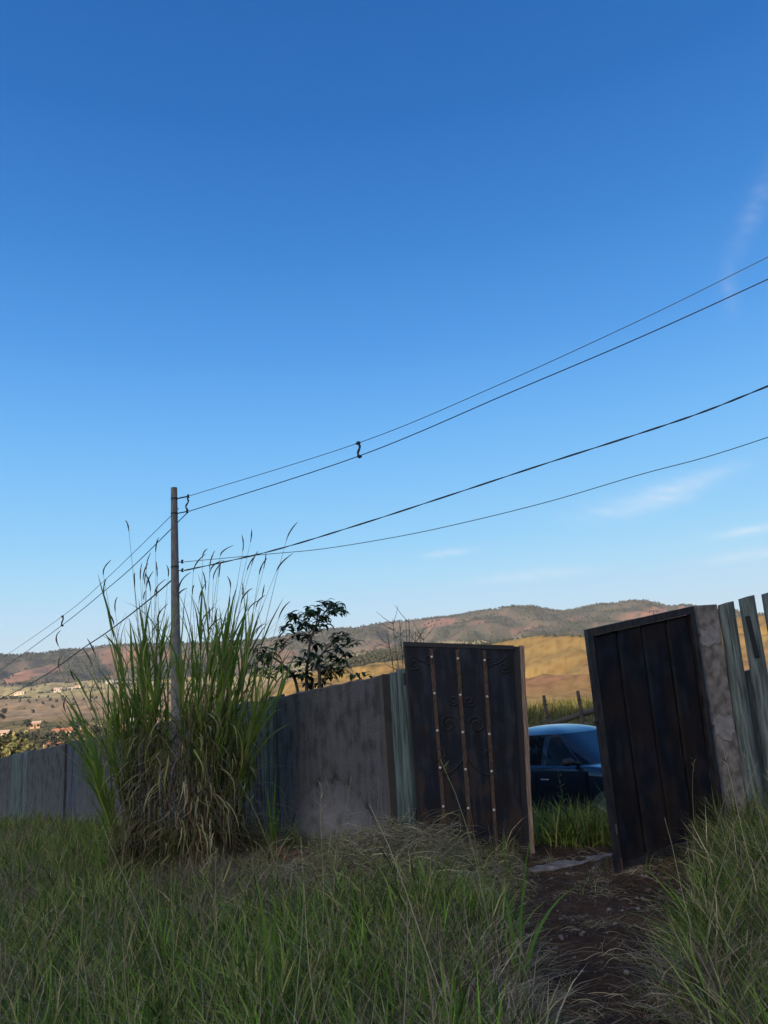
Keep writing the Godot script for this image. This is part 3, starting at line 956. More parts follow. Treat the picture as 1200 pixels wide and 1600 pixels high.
func build_posts() -> void:
	# concrete gate post with mortar repairs
	var o := Vector3(2.85, 0.15, -7.08)
	var post := base("gate_post", o)
	tag(post, "rough brown concrete gate post with two pale mortar patches beside plain gate leaf", "post")
	var st := Shape.new()
	var n := 26
	var rough := noise(91, 3.0, 3)
	var ring := []
	for k in n + 1:
		var t := float(k) / n
		var y := lerpf(-0.5, 2.005, t)
		var hw := lerpf(0.092, 0.102, t)
		var r := []
		for c in [[-1, 1, 0], [-1, 1, 1], [1, 1, 1], [1, 1, 0], [1, -1, 0], [-1, -1, 0]]:
			var ch := 0.012 if c[2] else 0.0
			var cut := 0.012 if not c[2] and c[1] > 0 else 0.0
			var p := Vector3(c[0] * (hw - ch), y, c[1] * (0.075 - cut))
			p.x += 0.011 * rough.get_noise_3d(p.x * 4.0, y * 2.5, p.z * 4.0)
			p.z += 0.006 * rough.get_noise_3d(p.x * 4.0, y * 2.0 + 9.0, p.z * 4.0)
			p.x += lerpf(-0.018, 0.006, t)
			r.append(p)
		ring.append(r)
	var mid := Vector3.ZERO
	for k in n:
		for e in 6:
			var a: Vector3 = ring[k][e]
			var b: Vector3 = ring[k][(e + 1) % 6]
			var c: Vector3 = ring[k + 1][(e + 1) % 6]
			var d: Vector3 = ring[k + 1][e]
			mid = Vector3(0, (a.y + d.y) / 2.0, 0)
			st.quad_out(a, b, c, d, mid)
	var top: Array = ring[n]
	for e in 6:
		st.tri_out(top[e], top[(e + 1) % 6], Vector3(0, 2.012, 0), Vector3(0, 1.0, 0))
	part("shaft", st, M.concrete, post)
	# each patch: a thin uneven cake of mortar
	for q in [[1.715, 0.075, 0.10, -0.01], [0.945, 0.10, 0.095, -0.012]]:
		st = Shape.new()
		var m := 34
		var face := []
		for k in m:
			var a := TAU * k / m
			var rr := 1.0 + 0.75 * rough.get_noise_2d(k * 0.45, q[0] * 10.0)
			var sx: float = signf(cos(a)) * pow(absf(cos(a)), 0.45) * q[2] * (0.92 + 0.08 * rr)
			var sy: float = signf(sin(a)) * pow(absf(sin(a)), 0.8) * q[1] * rr
			face.append(Vector3(q[3] + sx, q[0] + sy, 0.0))
		var centre := Vector3(q[3], q[0], 0.084)
		for k in m:
			var a: Vector3 = face[k] + Vector3(0, 0, 0.07)
			var b: Vector3 = face[(k + 1) % m] + Vector3(0, 0, 0.07)
			var ia: Vector3 = centre.lerp(face[k] + Vector3(0, 0, 0.082), 0.93)
			var ib: Vector3 = centre.lerp(face[(k + 1) % m] + Vector3(0, 0, 0.082), 0.93)
			st.quad_out(a, b, ib, ia, Vector3(q[3], q[0], 0.0))
			st.tri_out(ia, ib, centre, Vector3(q[3], q[0], 0.0))
		part("mortar_patch", st, M.mortar, post)
	# half-round paling posts to the right, each one a thing
	var rows := [
		[3.035, -6.99, 0.078, 2.16, -0.045, "grey green split paling touching the concrete gate post"],
		[3.165, -6.85, 0.076, 2.19, -0.01, "weathered split paling with a dark iron strap near its top"],
		[3.335, -6.75, 0.085, 2.21, -0.01, "split paling at the frame edge with a dark knot hole"],
		[3.215, -7.13, 0.075, 1.56, 0.0, "shorter split paling set behind, filling the gap between two tall palings"],
		[3.52, -6.66, 0.085, 2.21, 0.0, "outermost split paling of the row beside the gate post"],
	]
	for q in rows:
		var p := base("paling", Vector3(q[0], 0.12, q[1]))
		tag(p, q[5], "paling", "palings beside the gate post")
		st = Shape.new()
		var prof := []
		for a in 9:
			var th := PI * a / 8.0
			prof.append(Vector2(-cos(th) * q[2] * 0.92, sin(th) * q[2] * 0.62 - 0.02))
		prof.append(Vector2(q[2] * 0.9, -0.045))
		prof.append(Vector2(-q[2] * 0.9, -0.045))
		var secs := []
		for k in 15:
			var t := k / 14.0
			var s := []
			for e in prof.size():
				var w := 1.0 + 0.05 * rough.get_noise_3d(e * 1.3, t * 5.0, q[0] * 9.0)
				s.append(Vector3(prof[e].x * w * lerpf(1.05, 0.97, t) + q[4] * (1.0 - t) * 1.0, lerpf(-0.45, q[3] - 0.12, t) + (0.015 * prof[e].x / q[2] if k == 14 else 0.0), prof[e].y * w))
			secs.append(s)
		for k in 14:
			for e in prof.size():
				var e2 := (e + 1) % prof.size()
				st.quad_out(secs[k][e], secs[k][e2], secs[k + 1][e2], secs[k + 1][e], (secs[k][0] + secs[k + 1][8]) / 2.0)
		for e in prof.size():
			st.tri_out(secs[14][e], secs[14][(e + 1) % prof.size()], (secs[14][0] + secs[14][8]) / 2.0 + Vector3(0, 0.004, 0), Vector3.ZERO)
		part("pole", st, M.plank, p)
		if q[0] == 3.165:
			st = Shape.new()
			st.box(Transform3D(Basis(Vector3(0, 0, 1), 0.07), Vector3(-0.035, 1.72, 0.036)), Vector3(0.045, 0.36, 0.012), 0.005)
			part("iron_strap", st, M.iron, p)
		if q[0] == 3.335:
			st = Shape.new()
			var c0 := Vector3(-0.05, 1.33, 0.034)
			st.tube([c0 + Vector3(0, -0.17, 0), c0 + Vector3(0, -0.08, 0.004), c0 + Vector3(0, 0.06, 0.004), c0 + Vector3(0, 0.15, 0)], [0.006, 0.03, 0.032, 0.008], 8)
			part("knot", st, M.iron, p)
	# concrete sill under the gate
	st = Shape.new()
	st.box(Transform3D(Basis(Vector3.UP, 0.1) * Basis(Vector3(0, 0, 1), 0.045), Vector3.ZERO), Vector3(1.75, 0.14, 0.2), 0.02)
	var sill := put("gate_sill", st.mesh(M.concrete), null, Transform3D(Basis(), Vector3(1.8, 0.045, -7.02)))
	tag(sill, "low worn concrete sill across the gate opening", "sill")
	# broken bricks at the foot of the wall
	var words := ["broken red brick lying flat at the wall foot", "broken red brick leaning on the other at the wall foot", "small chip of red brick by the wall foot"]
	for k in 3:
		st = Shape.new()
		st.box(Transform3D(), [Vector3(0.22, 0.07, 0.11), Vector3(0.16, 0.07, 0.11), Vector3(0.08, 0.05, 0.07)][k], 0.008)
		var x: float = [-1.22, -1.36, -1.1][k]
		var z: float = [-8.72, -8.72, -8.5][k]
		var b := put("clay_brick", st.mesh(M.brick), null, Transform3D(Basis(Vector3.UP, 0.7 + k) * Basis(Vector3(0, 0, 1), [0.06, 0.5, 0.1][k]), Vector3(x, site(x, z) + [0.05, 0.1, 0.02][k], z)))
		tag(b, words[k], "brick", "broken bricks by the wall")

# ------------------------------------------------------------------ car (x forward, y up, z to its right)
const CAB_N := 4.5
func cab(t: float) -> Array:   # front x, rear x, half width, height at t up the cabin side
	var e := t * t
	return [lerpf(1.08, 0.36, t) - 0.03 * sin(t * PI), lerpf(-1.62, -1.0, t) - 0.02 * sin(t * PI), lerpf(0.765, 0.60, t) - 0.012 * e, lerpf(0.90, 1.345, t)]

func cab_side(x: float, t: float, s: float, off := 0.0) -> Vector3:
	var q := cab(t)
	var xc: float = (q[0] + q[1]) / 2.0
	var a: float = (q[0] - q[1]) / 2.0
	var b: float = q[2]
	return Vector3(x, q[3], s * (b * pow(maxf(0.0, 1.0 - pow(absf((x - xc) / a), CAB_N)), 1.0 / CAB_N) + off))

func cab_front(z: float, t: float, off := 0.0) -> Vector3:
	var q := cab(t)
	var xc: float = (q[0] + q[1]) / 2.0
	var a: float = (q[0] - q[1]) / 2.0
	return Vector3(xc + a * pow(maxf(0.0, 1.0 - pow(absf(z / q[2]), CAB_N)), 1.0 / CAB_N) + off, q[3] + off * 0.6, z)

func grid(st: Shape, rows: Array, middle: Vector3) -> void:
	# rows of points as one smooth sheet facing away from middle
	var first := st.v.size()
	var n: int = rows[0].size()
	for r in rows.size():
		for k in n:
			st.pt(rows[r][k], Vector2(float(k) / (n - 1), float(r) / maxi(rows.size() - 1, 1)))
	var flip := 0
	for r in rows.size() - 1:
		for k in n - 1:
			var a: Vector3 = rows[r][k]
			var b: Vector3 = rows[r][k + 1]
			var d: Vector3 = rows[r + 1][k + 1]
			var nn := (d - a).cross(b - a)
			flip += 1 if nn.dot((a + d) / 2.0 - middle) >= 0.0 else -1
	for r in rows.size() - 1:
		for k in n - 1:
			var a := first + r * n + k
			if flip >= 0:
				st.tri(a, a + 1, a + n + 1); st.tri(a, a + n + 1, a + n)
			else:
				st.tri(a, a + n + 1, a + 1); st.tri(a, a + n, a + n + 1)

func build_car() -> void:
	var car := base("parked_car", Vector3(2.65, -0.565, -12.4), deg_to_rad(-54.0))
	car.rotation.z = 0.035
	tag(car, "dark blue saloon car parked in the grass behind the gate", "car")
	var st := Shape.new()
	# lower body
	var rows := []
	var nx := 34
	for k in nx + 1:
		var x := lerpf(-2.2, 2.1, float(k) / nx)
		var e := pow(absf((x + 0.05) / 2.16), 7.0)
		var hw := 0.86 * pow(maxf(0.02, 1.0 - e), 0.33)
		var top := 0.93
		if x > 0.9:
			top = lerpf(0.93, 0.72, pow((x - 0.9) / 1.2, 1.6))
		elif x < -1.4:
			top = lerpf(0.95, 0.90, (-x - 1.4) / 0.8)
		var lo := 0.2 + 0.1 * e
		top = lerpf(top, 0.55, clampf(e * 0.55, 0.0, 0.8))
		var half := [Vector2(0.0, lo), Vector2(0.8, lo), Vector2(0.97, lo + 0.06), Vector2(1.0, lo + 0.2), Vector2(1.0, 0.58), Vector2(0.992, 0.66), Vector2(0.978, minf(0.78, top - 0.06)), Vector2(0.955, top - 0.03), Vector2(0.89, top), Vector2(0.6, top + 0.012), Vector2(0.0, top + 0.02)]
		var r := []
		for q in half:
			r.append(Vector3(x, q.y, q.x * hw))
		for q in range(half.size() - 2, -1, -1):
			r.append(Vector3(x, half[q].y, -half[q].x * hw))
		rows.append(r)
	grid(st, rows, Vector3(0, 0.55, 0))
	for e in [0, nx]:
		var m := Vector3(rows[e][0].x, 0.5, 0)
		for k in rows[e].size() - 1:
			st.tri_out(rows[e][k], rows[e][k + 1], m, Vector3(0, 0.5, 0))
	part("body", st, M.paint, car)
	# cabin shell and domed roof
	st = Shape.new()
	rows = []
	var seg := 64
	for j in 9:
		var t := j / 8.0
		var q := cab(t)
		rows.append(cab_ring(q, seg, 1.0, q[3]))
	grid(st, rows, Vector3(-0.3, 1.1, 0))
	var cabin := part("cabin", st, M.paint, car)
	st = Shape.new()
	rows = []
	var q1 := cab(1.0)
	for j in 9:
		var s := 1.0 - j / 8.0
		var y: float = q1[3] + 0.125 * pow(1.0 - pow(s, 2.0), 0.9)
		rows.append(cab_ring(q1, seg, maxf(s, 0.001), y))
	grid(st, rows, Vector3(-0.3, 0.6, 0))
	part("roof", st, M.paint, car)
	# windows: side panes on both sides, windscreen, rear window
	for s in [1.0, -1.0]:
		for w in [[0.17, 1.0, 0], [-0.98, 0.06, 1]]:
			st = Shape.new()
			rows = []
			for k in 19:
				var x := lerpf(w[0], w[1], k / 18.0)
				var hi := 0.93
				for it in 40:
					if w[2] == 0 and cab(hi)[0] - 0.115 < x and hi > 0.06:
						hi -= 0.022
					if w[2] == 1 and cab(hi)[1] + 0.2 > x and hi > 0.06:
						hi -= 0.022
				var r := []
				for j in 7:
					r.append(cab_side(x, lerpf(0.04, hi, j / 6.0), s, 0.005))
				rows.append(r)
			grid(st, rows, Vector3(-0.3, 1.0, 0))
			put("side_window", st.mesh(M.side_glass), car)
			# rubber line under the pane
			st = Shape.new()
			var line := []
			var rad := []
			for k in 12:
				line.append(cab_side(lerpf(w[0], w[1], k / 11.0), 0.02, s, 0.008))
				rad.append(0.009)
			st.tube(line, rad, 6)
			put("window_seal", st.mesh(M.rubber), car)
		# drip moulding over the side panes
		st = Shape.new()
		var drip := []
		var dr := []
		for k in 24:
			var t := k / 23.0
			if t < 0.55:
				drip.append(cab_side(lerpf(-1.0, 0.2, t / 0.55), 0.985, s, 0.006))
			else:
				var tt := 0.985 - (t - 0.55) / 0.45 * 0.93
				drip.append(cab_side(cab(tt)[0] - 0.085, tt, s, 0.006))
			dr.append(0.010)
		st.tube(drip, dr, 6)
		put("drip_rail", st.mesh(M.rubber), car)
		# door: a skin a little proud, with its handle
		for w in [[0.05, 1.0], [-1.1, 0.04]]:
			st = Shape.new()
			rows = []
			for k in 9:
				var x := lerpf(w[0] + 0.006, w[1] - 0.006, k / 8.0)
				var r := []
				for y in [0.3, 0.42, 0.58, 0.66, 0.78, 0.86]:
					var z := 0.86
					if y > 0.58:
						z = lerpf(0.866, 0.846, pow((y - 0.58) / 0.3, 1.6))
					r.append(Vector3(x, y, s * (z + 0.006)))
				rows.append(r)
			grid(st, rows, Vector3(0, 0.6, 0))
			var door := put("door", st.mesh(M.paint), car)
			st = Shape.new()
			var hx: float = w[0] + 0.17
			st.tube([Vector3(hx - 0.09, 0.735, s * 0.83), Vector3(hx - 0.07, 0.74, s * 0.868), Vector3(hx + 0.06, 0.74, s * 0.868), Vector3(hx + 0.09, 0.735, s * 0.83)], [0.01, 0.013, 0.013, 0.01], 8)
			put("handle", st.mesh(M.alloy if w[0] > -0.5 else M.paint), door)
		# mirror on a stalk
		st = Shape.new()
		st.tube([Vector3(0.78, 0.955, s * 0.73), Vector3(0.77, 0.965, s * 0.80), Vector3(0.76, 0.985, s * 0.84)], [0.03, 0.022, 0.03], 8)
		for k in 1:
			var mp := []
			var mr := []
			for j in 9:
				var t := j / 8.0
				mp.append(Vector3(0.755 - 0.02 * t, 0.985, s * lerpf(0.82, 1.0, t)))
				mr.append(0.010 + 0.045 * pow(sin(PI * clampf(t * 0.9 + 0.07, 0, 1)), 0.5))
			st.tube(mp, mr, 14)
		var mirror := put("mirror", st.mesh(M.rubber), car)
		st = Shape.new()
		st.box(Transform3D(Basis(), Vector3(0.71, 0.995, s * 0.91)), Vector3(0.012, 0.07, 0.13), 0.004)
		put("mirror_glass", st.mesh(M.glass), mirror)
		# lamps
		st = Shape.new()
		st.box(Transform3D(Basis(Vector3.UP, s * 0.5), Vector3(1.88, 0.63, s * 0.6)), Vector3(0.2, 0.13, 0.3), 0.05)
		put("headlight", st.mesh(M.lamp_lens), car)
		st = Shape.new()
		st.box(Transform3D(Basis(Vector3.UP, -s * 0.4), Vector3(-2.05, 0.76, s * 0.62)), Vector3(0.14, 0.16, 0.28), 0.04)
		put("tail_light", st.mesh(M.red_lens), car)
		for x in [1.32, -1.32]:
			st = Shape.new()
			var c := Vector3(x, 0.31, s * 0.80)
			var o := Vector3(0, 0, s)
			st.tube([c - o * 0.1, c - o * 0.08, c + o * 0.05, c + o * 0.085, c + o * 0.09], [0.27, 0.305, 0.31, 0.295, 0.22], 28)
			var wheel := put("wheel", st.mesh(M.rubber), car)
			st = Shape.new()
			st.tube([c + o * 0.086, c + o * 0.094, c + o * 0.094], [0.215, 0.2, 0.17], 24, false)
			for k in 5:
				var d := Vector3(cos(TAU * k / 5), sin(TAU * k / 5), 0)
				st.tube([c + o * 0.096, c + o * 0.098 + d * 0.19], [0.035, 0.022], 6)
			put("rim", st.mesh(M.alloy), wheel)
	st = Shape.new()
	rows = []
	for j in 9:
		var t := lerpf(0.05, 0.97, j / 8.0)
		var r := []
		for k in 17:
			r.append(cab_front(lerpf(-1, 1, k / 16.0) * (cab(t)[2] - 0.075), t, 0.006))
		rows.append(r)
	grid(st, rows, Vector3(-0.3, 1.0, 0))
	put("windscreen", st.mesh(M.glass), car)
	st = Shape.new()
	rows = []
	for j in 7:
		var t := lerpf(0.1, 0.93, j / 6.0)
		var r := []
		for k in 13:
			var p := cab_front(lerpf(-1, 1, k / 12.0) * (cab(t)[2] - 0.1), t, 0.006)
			var q := cab(t)
			p.x = (q[0] + q[1]) - p.x
			r.append(p)
		rows.append(r)
	grid(st, rows, Vector3(-0.3, 1.0, 0))
	put("rear_window", st.mesh(M.glass), car)
	for z in [-0.2, 0.35]:
		st = Shape.new()
		st.tube([cab_front(z, 0.03, 0.02), cab_front(z - 0.25, 0.07, 0.018), cab_front(z - 0.5, 0.09, 0.016)], [0.008, 0.007, 0.005], 6)
		put("wiper", st.mesh(M.rubber), car)
	for q in [[2.06, 0.42], [-2.16, 0.45]]:
		st = Shape.new()
		st.box(Transform3D(Basis(), Vector3(q[0], q[1], 0)), Vector3(0.1, 0.16, 1.3), 0.045)
		put("bumper", st.mesh(M.rubber), car)

func cab_ring(q: Array, seg: int, s: float, y: float) -> Array:
	var xc: float = (q[0] + q[1]) / 2.0
	var a: float = (q[0] - q[1]) / 2.0 * s
	var out := []
	for k in seg + 1:
		var th := TAU * k / seg
		out.append(Vector3(xc + a * signf(cos(th)) * pow(absf(cos(th)), 2.0 / CAB_N), y, q[2] * s * signf(sin(th)) * pow(absf(sin(th)), 2.0 / CAB_N)))
	return out

# ------------------------------------------------------------------ power line
func wire(label: String, pts: Array, r: float, m: Material, each := 8, twist := 0.0) -> void:
	var p := spline(pts, each)
	var st := Shape.new()
	if twist > 0.0:
		# two or three cores laid up together
		var fine := []
		for k in p.size() - 1:
			var steps := maxi(2, int(p[k].distance_to(p[k + 1]) / 0.14))
			for s in steps:
				fine.append(p[k].lerp(p[k + 1], float(s) / steps))
		for core in 2:
			var q := []
			var rad := []
			var run := 0.0
			for k in fine.size():
				run += 0.14
				var a := run * 4.2 + PI * core
				q.append(fine[k] + Vector3(0.3 * cos(a), sin(a), 0.3 * cos(a)) * twist)
				rad.append(r)
			st.tube(q, rad, 5, false)
	else:
		var rad := []
		for k in p:
			rad.append(r)
		st.tube(p, rad, 5, false)
	tag(put("power_cable", st.mesh(m)), label, "cable", "cables of the power line")

func pole(at: Vector3, top: float, r0: float, r1: float, label: String) -> Node3D:
	var o := base("utility_pole", at)
	tag(o, label, "utility pole", "poles of the power line")
	var st := Shape.new()
	var pts := []
	var rad := []
	for k in 13:
		var t := k / 12.0
		pts.append(Vector3(-0.06 * t, lerpf(-0.6, top - at.y, t), 0))
		rad.append(lerpf(r0, r1, t))
	st.tube(pts, rad, 16)
	part("shaft", st, M.pole, o)
	return o

func build_power_line() -> void:
	var g := ground_at(-5.56, -20.0)
	var o := pole(Vector3(-5.56, g, -20.0), 7.28, 0.16, 0.083, "tapered grey concrete utility pole rising behind the tall grass clump")
	var st: Shape
	var yt := 7.28 - g
	var px := func(y: float) -> float: return -0.06 * clampf((y + 0.6) / (yt + 0.6), 0, 1)
	# brackets: two up high, two lower down, each with an insulator; a hanging loop between the upper pair
	for q in [[6.97, 0.40, 0.02], [6.56, 0.36, 0.016], [5.23, 0.17, 0.012], [5.0, 0.17, 0.012]]:
		var y: float = q[0] - g
		var x0: float = px.call(y) + 0.07
		var d := Vector3(0.9, 0, 0.42).normalized()
		st = Shape.new()
		var a := Vector3(x0, y, 0)
		st.tube([a, a + d * q[1]], [q[2], q[2]], 8)
		var arm := part("bracket", st, M.iron, o)
		st = Shape.new()
		var e: Vector3 = a + d * (q[1] - 0.01)
		st.tube([e + Vector3(0, -0.05, 0), e + Vector3(0, -0.03, 0), e, e + Vector3(0, 0.03, 0), e + Vector3(0, 0.05, 0)], [0.02, 0.038, 0.022, 0.038, 0.02], 10)
		part("insulator", st, M.iron, arm)
	for yb in [6.97, 6.56, 5.11]:
		st = Shape.new()
		var y: float = yb - g
		var r := lerpf(0.16, 0.083, (y + 0.6) / (yt + 0.6)) + 0.006
		st.tube([Vector3(px.call(y), y - 0.02, 0), Vector3(px.call(y), y + 0.02, 0)], [r, r], 16)
		part("clamp_band", st, M.iron, o)
	st = Shape.new()
	var lp := []
	var lr := []
	for k in 12:
		var t := k / 11.0
		lp.append(Vector3(0.33 + 0.035 * sin(t * 7.0), lerpf(6.92, 6.58, t) - g, 0.15))
		lr.append(0.017 + 0.008 * sin(t * 9.0) * sin(t * 9.0))
	st.tube(lp, lr, 7)
	part("jumper_loop", st, M.wire, o)
	# pole out of the frame on each side, so that the cables end on something
	pole(Vector3(14.4, ground_at(14.4, -10.1), -10.1), 11.2, 0.17, 0.09, "concrete utility pole uphill at the near end of the cables")
	pole(Vector3(-34.0, ground_at(-34.0, -61.2), -61.2), 4.6, 0.16, 0.083, "concrete utility pole far downhill at the other end of the cables")
	wire("highest thin cable running from the pole to the upper right", [Vector3(-5.16, 7.0, -19.9), Vector3(-0.5, 7.42, -17.65), Vector3(2.47, 7.96, -16.16), Vector3(5.53, 8.66, -14.62), Vector3(7.75, 9.26, -13.5), Vector3(9.97, 9.87, -12.37), Vector3(12.2, 10.48, -11.23), Vector3(14.4, 11.1, -10.1)], 0.0085, M.copper)
	wire("second cable from the top, just below the highest one", [Vector3(-5.2, 6.57, -19.9), Vector3(-0.52, 7.09, -17.66), Vector3(2.98, 7.78, -15.9), Vector3(5.49, 8.29, -14.64), Vector3(7.69, 8.81, -13.53), Vector3(9.93, 9.38, -12.4), Vector3(12.2, 9.97, -11.2), Vector3(14.4, 10.55, -10.1)], 0.012, M.wire)
	wire("thick twisted black cable in the middle of the sky", [Vector3(-5.36, 5.0, -20.0), Vector3(-2.94, 5.14, -18.87), Vector3(-0.62, 5.42, -17.71), Vector3(1.45, 5.72, -16.67), Vector3(3.45, 6.02, -15.66), Vector3(5.24, 6.27, -14.76), Vector3(6.34, 6.45, -14.21), Vector3(7.38, 6.69, -13.69), Vector3(8.6, 6.98, -13.1), Vector3(9.8, 7.27, -12.45), Vector3(12.1, 7.84, -11.3), Vector3(14.4, 8.4, -10.1)], 0.0105, M.wire, 6, 0.011)
	wire("lowest thin wavy cable under the thick twisted one", [Vector3(-5.36, 5.23, -20.0), Vector3(-2.94, 5.08, -18.87), Vector3(-1.6, 4.99, -18.2), Vector3(-0.04, 4.98, -17.42), Vector3(1.39, 5.03, -16.69), Vector3(3.36, 5.19, -15.71), Vector3(5.14, 5.43, -14.81), Vector3(6.22, 5.54, -14.27), Vector3(7.24, 5.71, -13.76), Vector3(8.4, 5.95, -13.2), Vector3(9.6, 6.2, -12.6), Vector3(12.0, 6.8, -11.35), Vector3(14.4, 7.4, -10.1)], 0.0085, M.copper)
	wire("upper cable descending left from the pole into the valley", [Vector3(-5.55, 6.75, -20.2), Vector3(-9.89, 5.94, -26.49), Vector3(-13.62, 5.43, -31.82), Vector3(-22.73, 4.77, -44.85), Vector3(-34.0, 4.3, -61.2)], 0.009, M.wire)
	wire("middle cable descending left from the pole, tied to the upper one", [Vector3(-5.25, 6.55, -19.95), Vector3(-7.77, 5.92, -23.46), Vector3(-9.69, 5.6, -26.21), Vector3(-13.59, 5.06, -31.78), Vector3(-22.62, 4.14, -44.7), Vector3(-34.0, 3.4, -61.2)], 0.013, M.wire)
	wire("thick low cable descending left behind the grass clump", [Vector3(-5.6, 4.9, -20.15), Vector3(-7.25, 4.57, -22.71), Vector3(-9.64, 4.11, -26.14), Vector3(-11.5, 3.83, -28.78), Vector3(-15.63, 3.16, -34.69), Vector3(-22.35, 2.52, -44.31), Vector3(-34.0, 1.9, -61.2)], 0.02, M.wire)
	# spacers tying two cables
	for q in [[Vector3(-0.51, 7.42, -17.655), Vector3(-0.5, 7.08, -17.66), "black spacer tying the two highest cables in mid span"], [Vector3(-13.6, 5.43, -31.82), Vector3(-13.59, 5.05, -31.8), "black spacer tying two cables far down on the left"]]:
		st = Shape.new()
		var a: Vector3 = q[0]
		var b: Vector3 = q[1]
		var pts := []
		var rad := []
		for k in 11:
			var t := k / 10.0
			pts.append(a.lerp(b, t) + Vector3(0.03 * sin(t * 6.0), 0, 0))
			rad.append(0.024 + 0.008 * absf(sin(t * 8.0)))
		st.tube(pts, rad, 7)
		for e in [[a, -1.0], [b, 1.0]]:
			var p: Vector3 = e[0]
			st.tube([p + Vector3(-0.055, 0.02 * e[1], 0), p, p + Vector3(0.055, -0.012 * e[1], 0.02)], [0.02, 0.052, 0.022], 8)
		tag(put("cable_spacer", st.mesh(M.iron)), q[2], "spacer", "spacers on the power line")

# ------------------------------------------------------------------ plants
# leaf templates of unit length: they start along +Y and arch over towards +Z
func arched_leaf(arch: float, width: float, m: Material, col: Color, segs := 6, twist := 0.0) -> ArrayMesh:
	var st := Shape.new()
	st.col = col
	var p := []
	var at := Vector3.ZERO
	for k in segs + 1:
		p.append(at)
		var a := arch * pow(float(k + 1) / segs, 1.25)
		at += Vector3(twist * sin(k * 1.3), cos(a), sin(a)) / segs
	st.blade(p, width, Vector3.RIGHT)
	return st.mesh(m)

func frame(dir: Vector3, out: Vector3, size: float) -> Basis:
	var y := dir.normalized()
	var z := (out - y * out.dot(y))
	z = z.normalized() if z.length() > 1e-4 else y.cross(Vector3.RIGHT).normalized()
	return Basis(y.cross(z), y, z).scaled_local(Vector3(size, size, size))

